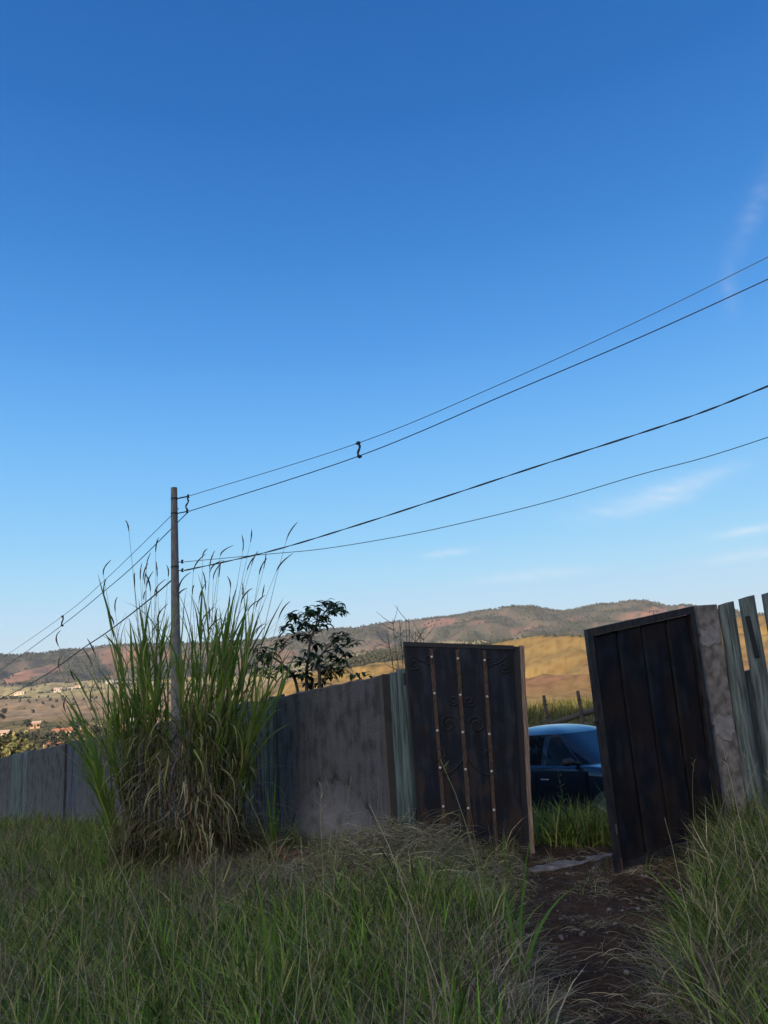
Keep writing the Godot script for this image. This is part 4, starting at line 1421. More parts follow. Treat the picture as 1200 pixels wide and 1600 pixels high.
func build_grass_clump() -> void:
	rng.seed = 4
	var o := Vector3(-2.35, site(-2.35, -8.75) - 0.02, -8.75)
	var clump := base("grass_clump", o)
	tag(clump, "huge clump of tall green cane grass with dry brown base and dark seed heads", "grass")
	var greens := [Color(0.25, 0.35, 0.06), Color(0.19, 0.29, 0.055), Color(0.34, 0.42, 0.075), Color(0.15, 0.24, 0.055), Color(0.44, 0.46, 0.15), Color(0.29, 0.37, 0.085)]
	var green_leaf := []
	for k in 12:
		green_leaf.append(arched_leaf([0.12, 0.22, 0.35, 0.55, 0.8, 1.2][k % 6], rf(0.026, 0.05), M.cane, greens[k % 6], 7, rf(-0.1, 0.1)))
	var browns := [Color(0.34, 0.26, 0.14), Color(0.22, 0.155, 0.09), Color(0.46, 0.37, 0.21), Color(0.15, 0.11, 0.075), Color(0.32, 0.31, 0.13)]
	var dry_leaf := []
	for k in 10:
		dry_leaf.append(arched_leaf(rf(0.6, 3.0), rf(0.012, 0.034), M.dry, browns[k % 5], 7, rf(-0.5, 0.5)))
	# groups of culms: foot x, z, spread, count, lean x, lean jitter, height from, height to, flowers
	var groups := [[-0.42, -0.1, 0.2, 30, -0.05, 0.12, 2.35, 3.1, 20], [0.12, 0.0, 0.24, 24, 0.12, 0.14, 2.2, 2.95, 16], [0.34, 0.05, 0.24, 26, 0.34, 0.22, 2.0, 2.85, 22], [-0.6, 0.0, 0.16, 9, -0.5, 0.16, 1.5, 2.4, 7], [-0.66, 0.1, 0.1, 5, -0.6, 0.2, 0.7, 1.4, 1], [0.5, 0.1, 0.16, 8, 0.6, 0.2, 1.4, 2.5, 7]]
	var stem_where := []
	var leaves := []          # [transform, variant]
	var dry := []
	for gr in groups:
		for k in gr[3]:
			var a := rf(0, TAU)
			var rr: float = gr[2] * sqrt(rng.randf())
			var foot := Vector3(gr[0] + cos(a) * rr, 0.0, gr[1] + sin(a) * rr * 0.8)
			var h := rf(gr[6], gr[7])
			var lean := Vector3(gr[4] + rf(-gr[5], gr[5]) + 0.25 * (foot.x - gr[0]) / gr[2] * gr[5], 0, rf(-0.25, 0.3))
			var flower: bool = k < gr[8]
			var full := h * (rf(1.14, 1.38) if flower else 1.0)
			var at := func(t: float) -> Vector3:
				return foot + Vector3(lean.x * pow(t, 1.7) * h / 2.5, t * h * (1.0 - 0.06 * t), lean.z * pow(t, 1.7) * h / 2.4)
			# culm
			var st := Shape.new()
			st.col = [Color(0.13, 0.15, 0.05), Color(0.17, 0.13, 0.07), Color(0.09, 0.13, 0.04)][k % 3]
			var pts := []
			var rad := []
			var n := 9
			for j in n:
				var t := float(j) / (n - 1) * full / h
				pts.append(at.call(t))
				rad.append(lerpf(0.0075, 0.0016 if flower else 0.002, float(j) / (n - 1)))
			st.tube(pts, rad, 5, false)
			put("culm", st.mesh(M.stem), clump)
			if flower:
				var tip: Vector3 = pts[-1]
				var d: Vector3 = (pts[-1] - pts[-3]).normalized()
				st = Shape.new()
				st.col = [Color(0.14, 0.1, 0.075), Color(0.2, 0.15, 0.1), Color(0.09, 0.07, 0.06)][k % 3]
				var L := rf(0.14, 0.27)
				var bow := Vector3(rf(-0.05, 0.14), rf(-0.07, 0.0), rf(-0.05, 0.05))
				var hp := []
				var hr := []
				for j in 7:
					var t := j / 6.0
					hp.append(tip + d * L * t + bow * t * t)
					hr.append(0.0015 + rf(0.004, 0.0075) * pow(sin(PI * clampf(t * 0.86 + 0.1, 0, 1)), 0.8))
				st.tube(hp, hr, 6)
				put("seed_head", st.mesh(M.dry), clump)
			# leaves on the culm: green in the upper part, dry lower down
			var nl := rng.randi_range(6, 10)
			for j in nl:
				var t := rf(0.36, 0.93)
				var p: Vector3 = at.call(t)
				var axis: Vector3 = (at.call(t + 0.03) - p).normalized()
				var b := rf(0, TAU)
				var out := Vector3(cos(b) + 0.5 * lean.x, 0, sin(b))
				var dir := (axis + out.normalized() * rf(0.05, 0.3)).normalized()
				var size := rf(0.45, 0.95) * (1.0 - 0.35 * absf(t - 0.6))
				leaves.append([Transform3D(frame(dir, out, size), p), rng.randi_range(0, 11), size])
			for j in 6:
				var t := rf(0.03, 0.55)
				var p: Vector3 = at.call(t)
				var b := rf(0, TAU)
				var out := Vector3(cos(b), 0, sin(b))
				dry.append([Transform3D(frame((Vector3.UP * rf(0.2, 1.0) + out * rf(0.3, 0.9)).normalized(), out, rf(0.3, 0.75)), p), rng.randi_range(0, 9)])
	# skirt of dead leaves
	for k in 2000:
		var a := rf(0, TAU)
		var rr := sqrt(rng.randf())
		var y := pow(rng.randf(), 1.25) * 1.6
		var w := 0.72 - 0.14 * y
		var p := Vector3(0.05 + cos(a) * rr * w, y + 0.05, sin(a) * rr * w * 0.62)
		var out := Vector3(cos(a), 0, sin(a)) + Vector3(rf(-0.6, 0.6), 0, rf(-0.6, 0.6))
		dry.append([Transform3D(frame((Vector3.UP * rf(-0.5, 1.0) + out.normalized() * rf(0.2, 0.9)).normalized(), out, rf(0.28, 0.72)), p), rng.randi_range(0, 9)])
	leaves.sort_custom(func(a, b): return a[2] > b[2])
	for k in mini(300, leaves.size()):
		put("leaf", green_leaf[leaves[k][1]], clump, leaves[k][0])
	var per := []
	for k in 12:
		per.append([])
	for k in range(300, leaves.size()):
		per[leaves[k][1]].append(leaves[k][0])
	var one := Color(1, 1, 1)
	for k in 12:
		var tint := []
		for q in per[k]:
			tint.append(one * rf(0.75, 1.2))
		tag(copies("smaller_foliage", green_leaf[k], per[k], tint, clump), "", "", "", "stuff")
	per = []
	for k in 10:
		per.append([])
	for q in dry:
		per[q[1]].append(q[0])
	for k in 10:
		var tint := []
		for q in per[k]:
			tint.append(one * rf(0.3, 1.25))
		tag(copies("dry_foliage", dry_leaf[k], per[k], tint, clump), "dead brown leaves hanging round the foot", "", "", "stuff")

# an oval leaf of unit length with a folded midrib, drooping along its length; starts along +Y, bends to +Z
func oval_leaf(bend: float, width: float, col: Color) -> ArrayMesh:
	var st := Shape.new()
	st.col = col
	var rows := []
	var at := Vector3.ZERO
	var n := 6
	for k in n + 1:
		var t := float(k) / n
		var w := width * pow(sin(PI * clampf(t * 0.93 + 0.04, 0.0, 1.0)), 0.8)
		var a := bend * t
		var up := Vector3(0, sin(a), -cos(a)) * -1.0
		rows.append([at - Vector3(w, 0, 0) + up * w * 0.3, at, at + Vector3(w, 0, 0) + up * w * 0.3])
		at += Vector3(0, cos(a), sin(a)) / n
	grid(st, rows, Vector3(0, 0.3, 1.0))
	return st.mesh(M.leaf)

func build_saplings() -> void:
	rng.seed = 9
	var leaf := []
	for k in 9:
		leaf.append(oval_leaf([1.3, 1.9, 2.5][k % 3], rf(0.15, 0.19), [Color(0.03, 0.055, 0.016), Color(0.045, 0.075, 0.02), Color(0.022, 0.042, 0.014)][k / 3]))
	var cl := [[-1.14, 3.13], [-0.98, 3.09], [-0.83, 2.9], [-1.01, 2.92], [-1.19, 2.86], [-1.44, 2.92], [-1.64, 2.87], [-1.69, 2.69], [-1.49, 2.72], [-1.31, 2.69], [-1.13, 2.77], [-1.63, 2.58], [-1.45, 2.54], [-1.28, 2.42], [-0.98, 2.49], [-0.83, 2.5], [-0.68, 2.4], [-0.97, 2.38], [-0.82, 2.26], [-1.04, 2.23], [-0.94, 2.11], [-0.99, 1.99], [-0.86, 1.96], [-1.25, 2.18], [-1.46, 2.3], [-1.56, 2.16], [-1.32, 2.1], [-1.17, 2.0], [-1.44, 1.91], [-1.59, 1.96], [-1.86, 2.48], [-1.98, 2.29], [-2.07, 2.19], [-2.22, 2.24], [-1.96, 2.07], [-2.05, 1.97], [-2.32, 2.1], [-2.17, 2.37], [-1.74, 1.95], [-1.46, 1.76], [-1.22, 1.81], [-1.08, 1.88], [-1.36, 3.0], [-0.9, 3.0], [-1.55, 2.8], [-1.25, 2.95]]
	var z0 := -13.0
	var foot := Vector3(-1.42, ground_at(-1.42, z0), z0)
	var tree := base("young_tree", foot)
	tag(tree, "young dark leaved tree with drooping glossy leaves behind the slab wall", "tree")
	var trunks := [[Vector3(-1.47, 0, 0), Vector3(-1.47, 1.69, 0.0), Vector3(-1.43, 2.12, 0.05), Vector3(-1.36, 2.52, 0.0), Vector3(-1.22, 2.78, -0.05), Vector3(-1.05, 3.02, 0.0)], [Vector3(-1.4, 0, 0.05), Vector3(-1.24, 1.74, 0.1), Vector3(-1.29, 2.03, 0.12), Vector3(-1.15, 2.28, 0.1), Vector3(-0.95, 2.42, 0.15)], [Vector3(-1.5, 0, -0.05), Vector3(-1.62, 1.6, -0.1), Vector3(-1.85, 2.1, -0.1), Vector3(-2.1, 2.28, -0.05)]]
	var nodes := []
	for tr in trunks:
		var p := []
		for q in tr:
			p.append(Vector3(q.x - foot.x, (q.y - foot.y) if q.y > 0 else -0.1, q.z))
		p = spline(p, 5)
		var rad := []
		for k in p.size():
			rad.append(lerpf(0.035, 0.008, float(k) / p.size()))
			if p[k].y > 1.2:
				nodes.append(p[k])
		var st := Shape.new()
		st.col = Color(0.07, 0.055, 0.045)
		st.tube(p, rad, 7)
		part("trunk", st, M.stem, tree)
	var made := []
	for c in cl:
		var p := Vector3(c[0] - foot.x, c[1] - foot.y, rf(-0.45, 0.45))
		var best: Vector3 = nodes[0]
		for q in nodes:
			if q.distance_to(p) + 0.6 * maxf(0.0, q.y - p.y) < best.distance_to(p) + 0.6 * maxf(0.0, best.y - p.y):
				best = q
		var st := Shape.new()
		st.col = Color(0.06, 0.05, 0.035)
		var m := best.lerp(p, 0.55) + Vector3(0, 0.05, 0)
		st.tube(spline([best, m, p], 4), [0.011, 0.01, 0.009, 0.008, 0.007, 0.006, 0.005, 0.004, 0.004], 5)
		part("branch", st, M.stem, tree)
		for k in 19:
			var a := k * 2.4 + rf(-0.4, 0.4)
			var out := Vector3(cos(a), 0, sin(a))
			var s := rf(0.13, 0.22)
			made.append([Transform3D(frame((Vector3.UP * rf(0.1, 1.1) + out).normalized(), out + Vector3(0, -1.2, 0), s), p + Vector3(rf(-1, 1), rf(-1.1, 0.8), rf(-1, 1)) * 0.06), rng.randi_range(0, 8), s])
	made.sort_custom(func(a, b): return a[2] > b[2])
	var rest := []
	var tints := []
	for k in made.size():
		if k < 300:
			put("leaf", leaf[made[k][1]], tree, made[k][0])
		else:
			rest.append(made[k][0])
			tints.append(Color(1, 1, 1) * rf(0.8, 1.2))
	tag(copies("smaller_foliage", leaf[1], rest, tints, tree), "", "", "", "stuff")
	# a second, lower plant whose top just clears the wall
	var f2 := Vector3(-0.52, ground_at(-0.52, -11.5), -11.5)
	var low := base("young_tree", f2)
	tag(low, "small dark leafy top just showing over the slab wall", "tree")
	var st2 := Shape.new()
	st2.col = Color(0.06, 0.05, 0.035)
	st2.tube(spline([Vector3(0, -0.1, 0), Vector3(0.04, 0.9, 0), Vector3(0.0, 1.86 - f2.y, 0)], 4), [0.022, 0.021, 0.02, 0.018, 0.016, 0.014, 0.012, 0.01, 0.008], 6)
	part("trunk", st2, M.stem, low)
	for k in 46:
		var a := k * 2.4
		var out := Vector3(cos(a), 0, sin(a))
		var p := Vector3(rf(-0.14, 0.14), 1.80 - f2.y + rf(-0.14, 0.08), rf(-0.14, 0.14))
		put("leaf", leaf[k % 9], low, Transform3D(frame((Vector3.UP * rf(-0.1, 0.8) + out).normalized(), out + Vector3(0, -1, 0), rf(0.11, 0.18)), p))
	# leafless shrub behind the ornate gate leaf
	var f3 := Vector3(0.2, ground_at(0.2, -15.0), -15.0)
	var bare := base("bare_shrub", f3)
	tag(bare, "leafless grey twiggy shrub rising behind the ornate gate leaf", "shrub")
	for k in 8:
		var a := rf(0, TAU)
		var tipx := rf(-0.34, 0.42)
		var h := rf(2.55, 2.95) - f3.y
		var foot3 := Vector3(rf(-0.06, 0.06), -0.1, rf(-0.06, 0.06))
		var p := spline([foot3, foot3 + Vector3(tipx * 0.25, h * 0.45, rf(-0.1, 0.1)), Vector3(tipx * 0.8, h * 0.8, rf(-0.2, 0.2)), Vector3(tipx, h, rf(-0.25, 0.25))], 5)
		var rad := []
		for j in p.size():
			rad.append(lerpf(0.013, 0.0035, float(j) / p.size()))
		var st := Shape.new()
		st.col = Color(0.10, 0.085, 0.075)
		st.tube(p, rad, 5)
		for j in 8:
			var t := rng.randi_range(6, p.size() - 2)
			var b: Vector3 = p[t]
			var d := Vector3(rf(-0.35, 0.35), rf(0.12, 0.4), rf(-0.3, 0.3))
			st.tube([b, b + d * 0.55 + Vector3(0, -0.02, 0), b + d], [0.006, 0.005, 0.003], 4)
		part("branch", st, M.stem, bare)

# ------------------------------------------------------------------ ground cover
func tuft(n: int, h0: float, h1: float, w0: float, w1: float, bend: float, spread: float, cols: Array, m: Material, lean := 0.0) -> ArrayMesh:
	var st := Shape.new()
	for k in n:
		var a := rf(0, TAU)
		var foot := Vector3(cos(a), 0, sin(a)) * spread * sqrt(rng.randf())
		var d := rf(0, TAU)
		var out := Vector3(cos(d), 0, sin(d)) * rf(0.15, 1.0) * bend + Vector3(lean, 0, 0)
		var h := rf(h0, h1)
		var p := []
		for j in 5:
			var t := j / 4.0
			p.append(foot + Vector3(0, h * t * (1.0 - 0.28 * t * t * clampf(out.length() / h, 0, 1.6)), 0) + out * t * t)
		var s := rf(0, TAU)
		st.col = cols[rng.randi_range(0, cols.size() - 1)] * rf(0.45, 1.4)
		st.blade(p, rf(w0, w1), Vector3(cos(s), 0, sin(s)))
	return st.mesh(m)

# loose straws lying about, curled
func straws(n: int, l0: float, l1: float, w: float, lift: float, spread: float, cols: Array) -> ArrayMesh:
	var st := Shape.new()
	for k in n:
		var a := rf(0, TAU)
		var at := Vector3(cos(a), 0, sin(a)) * spread * sqrt(rng.randf()) + Vector3(0, rf(0.0, lift), 0)
		var d := rf(0, TAU)
		var turn := rf(-1.3, 1.3)
		var L := rf(l0, l1)
		var rise := rf(-0.25, 0.7)
		var p := []
		for j in 6:
			p.append(Vector3(at.x, maxf(at.y, 0.004), at.z))
			at += Vector3(cos(d), rise, sin(d)) * L / 5.0
			d += turn * 0.45
			rise -= rf(0.15, 0.4)
		st.col = cols[rng.randi_range(0, cols.size() - 1)] * rf(0.6, 1.3)
		st.blade(p, w * rf(0.6, 1.3), Vector3(0.3, 0.8, 0.5).normalized() if k % 2 else Vector3(-sin(d), 0, cos(d)))
	return st.mesh(M.dry)

func stalk(h: float, lean: float, col: Color, flower: bool) -> ArrayMesh:
	var st := Shape.new()
	st.col = col
	var p := []
	var rad := []
	for j in 7:
		var t := j / 6.0
		p.append(Vector3(lean * pow(t, 1.6), h * t * (1.0 - 0.1 * absf(lean) * t), 0.02 * sin(t * 5.0)))
		rad.append(lerpf(0.003, 0.0013, t))
	st.tube(p, rad, 4, false)
	if flower:
		var d: Vector3 = (p[6] - p[5]).normalized()
		for k in 7:
			var b: Vector3 = p[6] - d * 0.02 * k
			var o := Vector3(cos(k * 2.4), 0.9, sin(k * 2.4)).normalized()
			st.blade([b, b + o * 0.025, b + o * 0.05], 0.005, Vector3(o.z, 0, -o.x).normalized())
	return st.mesh(M.dry)

func scatter(called: String, label: String, category: String, variants: Array, spots: Array) -> void:
	# spots: [x, z, scale, turn, tilt, tint, y offset]; one object, one child per variant
	var o := base(called, Vector3.ZERO)
	tag(o, label, category, "", "stuff")
	var where := []
	var tints := []
	for k in variants.size():
		where.append([])
		tints.append([])
	for q in spots:
		var k := rng.randi_range(0, variants.size() - 1)
		var b := Basis(Vector3(0, 0, 1), q[4]) * Basis(Vector3.UP, q[3])
		where[k].append(Transform3D(b.scaled(Vector3(q[2], q[2], q[2])), Vector3(q[0], site(q[0], q[1]) - 0.01 + q[6], q[1])))
		tints[k].append(q[5])
	for k in variants.size():
		if where[k].size():
			tag(copies(called + "_tuft", variants[k], where[k], tints[k], o), "", "", "", "stuff")

func in_view(x: float, z: float) -> bool:
	var d := -z
	return d > 2.6 and absf(x - 0.02 * d) < d * 0.56 + 0.6

func build_ground_cover() -> void:
	rng.seed = 12
	var g := [Color(0.15, 0.23, 0.04), Color(0.2, 0.29, 0.05), Color(0.1, 0.165, 0.038), Color(0.27, 0.34, 0.065), Color(0.36, 0.32, 0.14)]
	var d := [Color(0.38, 0.31, 0.19), Color(0.26, 0.2, 0.13), Color(0.5, 0.42, 0.27), Color(0.16, 0.125, 0.09), Color(0.31, 0.255, 0.17)]
	var bright := [Color(0.14, 0.27, 0.035), Color(0.18, 0.32, 0.045), Color(0.11, 0.22, 0.035)]
	var green := []
	for k in 5:
		green.append(tuft(20, 0.12, 0.46, 0.004, 0.014, 0.38, 0.1, g, M.blade))
	var mixed := []
	for k in 3:
		mixed.append(tuft(18, 0.1, 0.42, 0.004, 0.010, 0.42, 0.11, g + d, M.blade))
	var dead := []
	for k in 4:
		dead.append(tuft(20, 0.08, 0.38, 0.004, 0.009, 0.46, 0.11, d, M.dry))
	var lush := []
	for k in 3:
		lush.append(tuft(10, 0.25, 0.58, 0.008, 0.016, 0.24, 0.06, bright, M.blade))
	var tall := []
	for k in 4:
		tall.append(tuft(20, 0.1, 0.5, 0.004, 0.012, 0.34, 0.13, g + g + [d[0], d[2]], M.blade, -0.1))
	var litter := []
	for k in 5:
		litter.append(straws(26, 0.08, 0.3, 0.005, 0.03, 0.16, d))
	var hay := []
	for k in 5:
		hay.append(straws(34, 0.12, 0.42, 0.0055, 0.16, 0.18, [Color(0.38, 0.33, 0.18), Color(0.27, 0.225, 0.135), Color(0.22, 0.225, 0.1), Color(0.5, 0.43, 0.27), Color(0.14, 0.115, 0.08)]))
	var stalks := []
	for k in 8:
		stalks.append(stalk(rf(0.5, 0.95), rf(-0.5, 0.4), [Color(0.4, 0.34, 0.21), Color(0.32, 0.26, 0.155), Color(0.26, 0.27, 0.13)][k % 3], k % 2 == 0))
	var one := Color(1, 1, 1)
	var s_green := []
	var s_mixed := []
	var s_dead := []
	var s_lush := []
	var s_tall := []
	var s_litter := []
	var s_hay := []
	var s_stalk := []
	var s_inside := []
	for k in 24000:
		var z := -2.6 - 15.5 * pow(rng.randf(), 1.5)
		var x := rf(-1, 1) * (-z * 0.6 + 0.8)
		if not in_view(x, z):
			continue
		var p := on_path(x, z)
		var d_wall := past_wall(x, z)
		var n := fine_noise.get_noise_2d(x * 12.0, z * 12.0)
		var n2 := fine_noise.get_noise_2d(x * 30.0 + 70.0, z * 30.0)
		var tint := one * rf(0.7, 1.25)
		var turn := rf(0, TAU)
		if d_wall > 0.15:
			if z > -15.5 and x > -0.2 and rng.randf() < 0.8:
				if absf(x - 2.1) < 2.6:
					s_inside.append([x, z, rf(0.75, 1.25), turn, rf(-0.1, 0.1), tint, 0.0])
			continue
		if d_wall > -0.1:
			continue
		# how dead the growth is: round the foot of the clump, in the hay, along the path
		var cx := (x + 1.75) / 1.15
		var cz := (z + 7.7) / 1.25
		var brown := exp(-(cx * cx + cz * cz))
		var hx := (x - 0.25) / 1.2
		var hz := (z + 6.65) / 0.85
		var heap := exp(-(hx * hx + hz * hz))
		var right := smoothstep(1.0, 1.35, x - lerpf(0.2, 1.3, clampf((-z - 3.7) / 3.0, 0, 1)))
		if Vector2((x + 1.12) / 0.36, (z + 8.0) / 0.85).length() < 1.0 and rng.randf() < 0.9:
			continue
		if p > 0.5:
			if rng.randf() < 0.13:
				s_litter.append([x, z, rf(0.4, 0.9), turn, 0.0, tint * 0.75, 0.0])
			if rng.randf() < 0.02:
				s_mixed.append([x, z, rf(0.3, 0.6), turn, 0.0, tint, 0.0])
			continue
		if right > 0.5:
			if x > 2.5 and z < -6.3 and rng.randf() < 0.5:
				continue
			var s := rf(0.5, 1.1) * lerpf(0.75, 1.1, clampf((x - 1.6) / 1.2, 0, 1))
			if rng.randf() < 0.8:
				s_tall.append([x, z, s, rf(-2.0, 2.0), rf(-0.25, 0.5), one * rf(0.5, 1.3), 0.0])
			else:
				s_dead.append([x, z, rf(0.6, 1.1), turn, rf(-0.1, 0.3), tint * 0.7, 0.0])
			if rng.randf() < 0.03:
				s_stalk.append([x, z, rf(0.7, 1.1), turn, rf(0.0, 0.4), tint, 0.0])
			continue
		if heap > 0.3 and rng.randf() < heap * 1.15:
			s_hay.append([x, z, rf(0.7, 1.15) * (0.6 if x > 0.35 else 1.0), turn, rf(-0.25, 0.25), tint, rf(0.0, 0.08) if x < 0.35 else -0.01])
			if rng.randf() < 0.05:
				s_green.append([x, z, rf(0.4, 0.8), turn, rf(-0.2, 0.2), tint, 0.0])
			continue
		var low := 1.0 - 0.5 * smoothstep(0.1, 0.5, x) * smoothstep(4.8, 5.8, -z)
		var q := rng.randf() + 0.5 * n + 0.7 * fine_noise.get_noise_2d(x * 5.0 + 31.0, z * 5.0)
		if q < brown * 1.05 + 0.13:
			s_dead.append([x, z, rf(0.7, 1.3), turn, rf(-0.2, 0.2), tint * (0.85 if brown > 0.4 else 1.0), 0.0])
			if rng.randf() < 0.6:
				s_litter.append([x, z, rf(0.7, 1.4), turn, 0.0, tint * 0.9, rf(0.0, 0.1)])
		elif q < 0.5:
			s_mixed.append([x, z, rf(0.6, 1.25) * low, turn, rf(-0.4, 0.4), tint, 0.0])
		else:
			s_green.append([x, z, rf(0.55, 1.25) * low, turn, rf(-0.35, 0.35), tint, 0.0])
		if n2 > 0.02 and z > -5.9 and x > -1.7 and x < 0.5 and rng.randf() < 0.13:
			s_lush.append([x, z, rf(0.6, 1.05), turn, rf(-0.15, 0.15), tint, 0.0])
		elif rng.randf() < 0.006:
			s_lush.append([x, z, rf(0.5, 0.9), turn, rf(-0.15, 0.15), tint, 0.0])
		if rng.randf() < 0.014:
			s_stalk.append([x, z, rf(0.7, 1.25), turn, rf(-0.3, 0.3), tint, 0.0])
	scatter("grass", "knee high green grass covering the slope in front of the wall", "grass", green, s_green)
	scatter("mixed_grass", "green and straw coloured grass mixed through the slope", "grass", mixed, s_mixed)
	scatter("dry_grass", "dead brown grass round the foot of the tall clump", "grass", dead, s_dead)
	scatter("broad_grass", "bright broad bladed grass shoots at the bottom of the picture", "grass", lush, s_lush)
	scatter("leaning_grass", "tall grass leaning over the right side of the dirt path", "grass", tall, s_tall)
	scatter("straw_litter", "loose straw and dead leaves littering the dirt path", "straw", litter, s_litter)
	scatter("hay", "heap of cut dried grass in front of the ornate gate leaf", "hay", hay, s_hay)
	scatter("grass_stalks", "thin pale dry grass stalks standing above the grass", "grass", stalks, s_stalk)
	scatter("yard_grass", "green grass growing inside the gate round the car", "grass", green + [tuft(26, 0.2, 0.5, 0.005, 0.010, 0.25, 0.09, [Color(0.05, 0.105, 0.025), Color(0.07, 0.14, 0.03)], M.blade)], s_inside)
	# clods and small stones on the path
	var stones := []
	for k in 4:
		var sh := Shape.new()
		sh.col = [Color(0.1, 0.068, 0.046), Color(0.12, 0.092, 0.072), Color(0.08, 0.052, 0.036), Color(0.19, 0.16, 0.13)][k]
		var ring := []
		for j in 6:
			var t := j / 5.0
			var row := []
			for e in 9:
				var a2 := TAU * (e % 8) / 8.0
				var rr2 := sin(PI * clampf(t, 0.02, 0.98)) * (1.0 + 0.5 * fine_noise.get_noise_3d(cos(a2) * 20.0 + k * 50.0, t * 20.0, sin(a2) * 20.0))
				row.append(Vector3(cos(a2) * rr2, -cos(PI * t) * 0.65, sin(a2) * rr2 * 0.8))
			ring.append(row)
		grid(sh, ring, Vector3.ZERO)
		stones.append(sh.mesh(M.stem))
	var s_stone := []
	for k in 1500:
		var z := rf(-7.2, -3.2)
		var x := rf(0.3, 2.6)
		if on_path(x, z) > 0.35:
			s_stone.append([x, z, 0.004 + 0.017 * pow(rng.randf(), 4.0), rf(0, TAU), rf(-0.4, 0.4), one * rf(0.6, 1.3), 0.012])
	scatter("gravel", "small stones and clods scattered on the dirt path", "gravel", stones, s_stone)
	# young cane shoots that stand out singly
	var shoots := [[-1.42, -8.75, 0.95, 7, "bright green cane shoot with arching leaves before the round posts"], [-3.3, -8.9, 1.05, 9, "bright yellow green cane shoot left of the tall clump"], [0.5, -4.15, 0.7, 6, "bright broad green shoot at the bottom beside the path"], [-0.75, -4.45, 0.72, 8, "bright broad green shoot at the bottom left of centre"]]
	for q in shoots:
		var o2 := base("cane_shoot", Vector3(q[0], site(q[0], q[1]) - 0.02, q[1]))
		tag(o2, q[4], "grass", "young cane shoots")
		for k in q[3]:
			var a3: float = k * 2.4 + rf(-0.3, 0.3)
			var out3 := Vector3(cos(a3), 0, sin(a3))
			var lf := arched_leaf([0.25, 0.5, 1.2][k % 3], rf(0.03, 0.045), M.cane, [Color(0.2, 0.33, 0.05), Color(0.28, 0.38, 0.07), Color(0.15, 0.26, 0.05)][k % 3], 8)
			put("leaf", lf, o2, Transform3D(frame(Vector3.UP + out3 * rf(0.08, 0.28), out3, q[2] * rf(0.6, 1.0)), out3 * 0.012 + Vector3(0, 0.05 * (k % 4), 0)))
	# weedy plant standing against the car
	var wp := base("weed", Vector3(1.95, site(1.95, -10.0), -10.0))
	tag(wp, "tall leafy green weed standing in front of the parked car", "weed")
	var st := Shape.new()
	st.col = Color(0.05, 0.08, 0.03)
	st.tube([Vector3(0, -0.05, 0), Vector3(0.01, 0.45, 0.02), Vector3(-0.02, 0.98, 0.0)], [0.007, 0.006, 0.003], 5)
	part("stem", st, M.stem, wp)
	var wl := arched_leaf(1.0, 0.2, M.blade, Color(0.06, 0.12, 0.035), 5)
	for k in 34:
		var a := k * 2.4
		var out := Vector3(cos(a), 0, sin(a))
		var t := k / 33.0
		put("leaf", wl, wp, Transform3D(frame(out + Vector3.UP * 0.9, out, lerpf(0.2, 0.07, t)), Vector3(0.0, 0.2 + 0.78 * t, 0.0)))

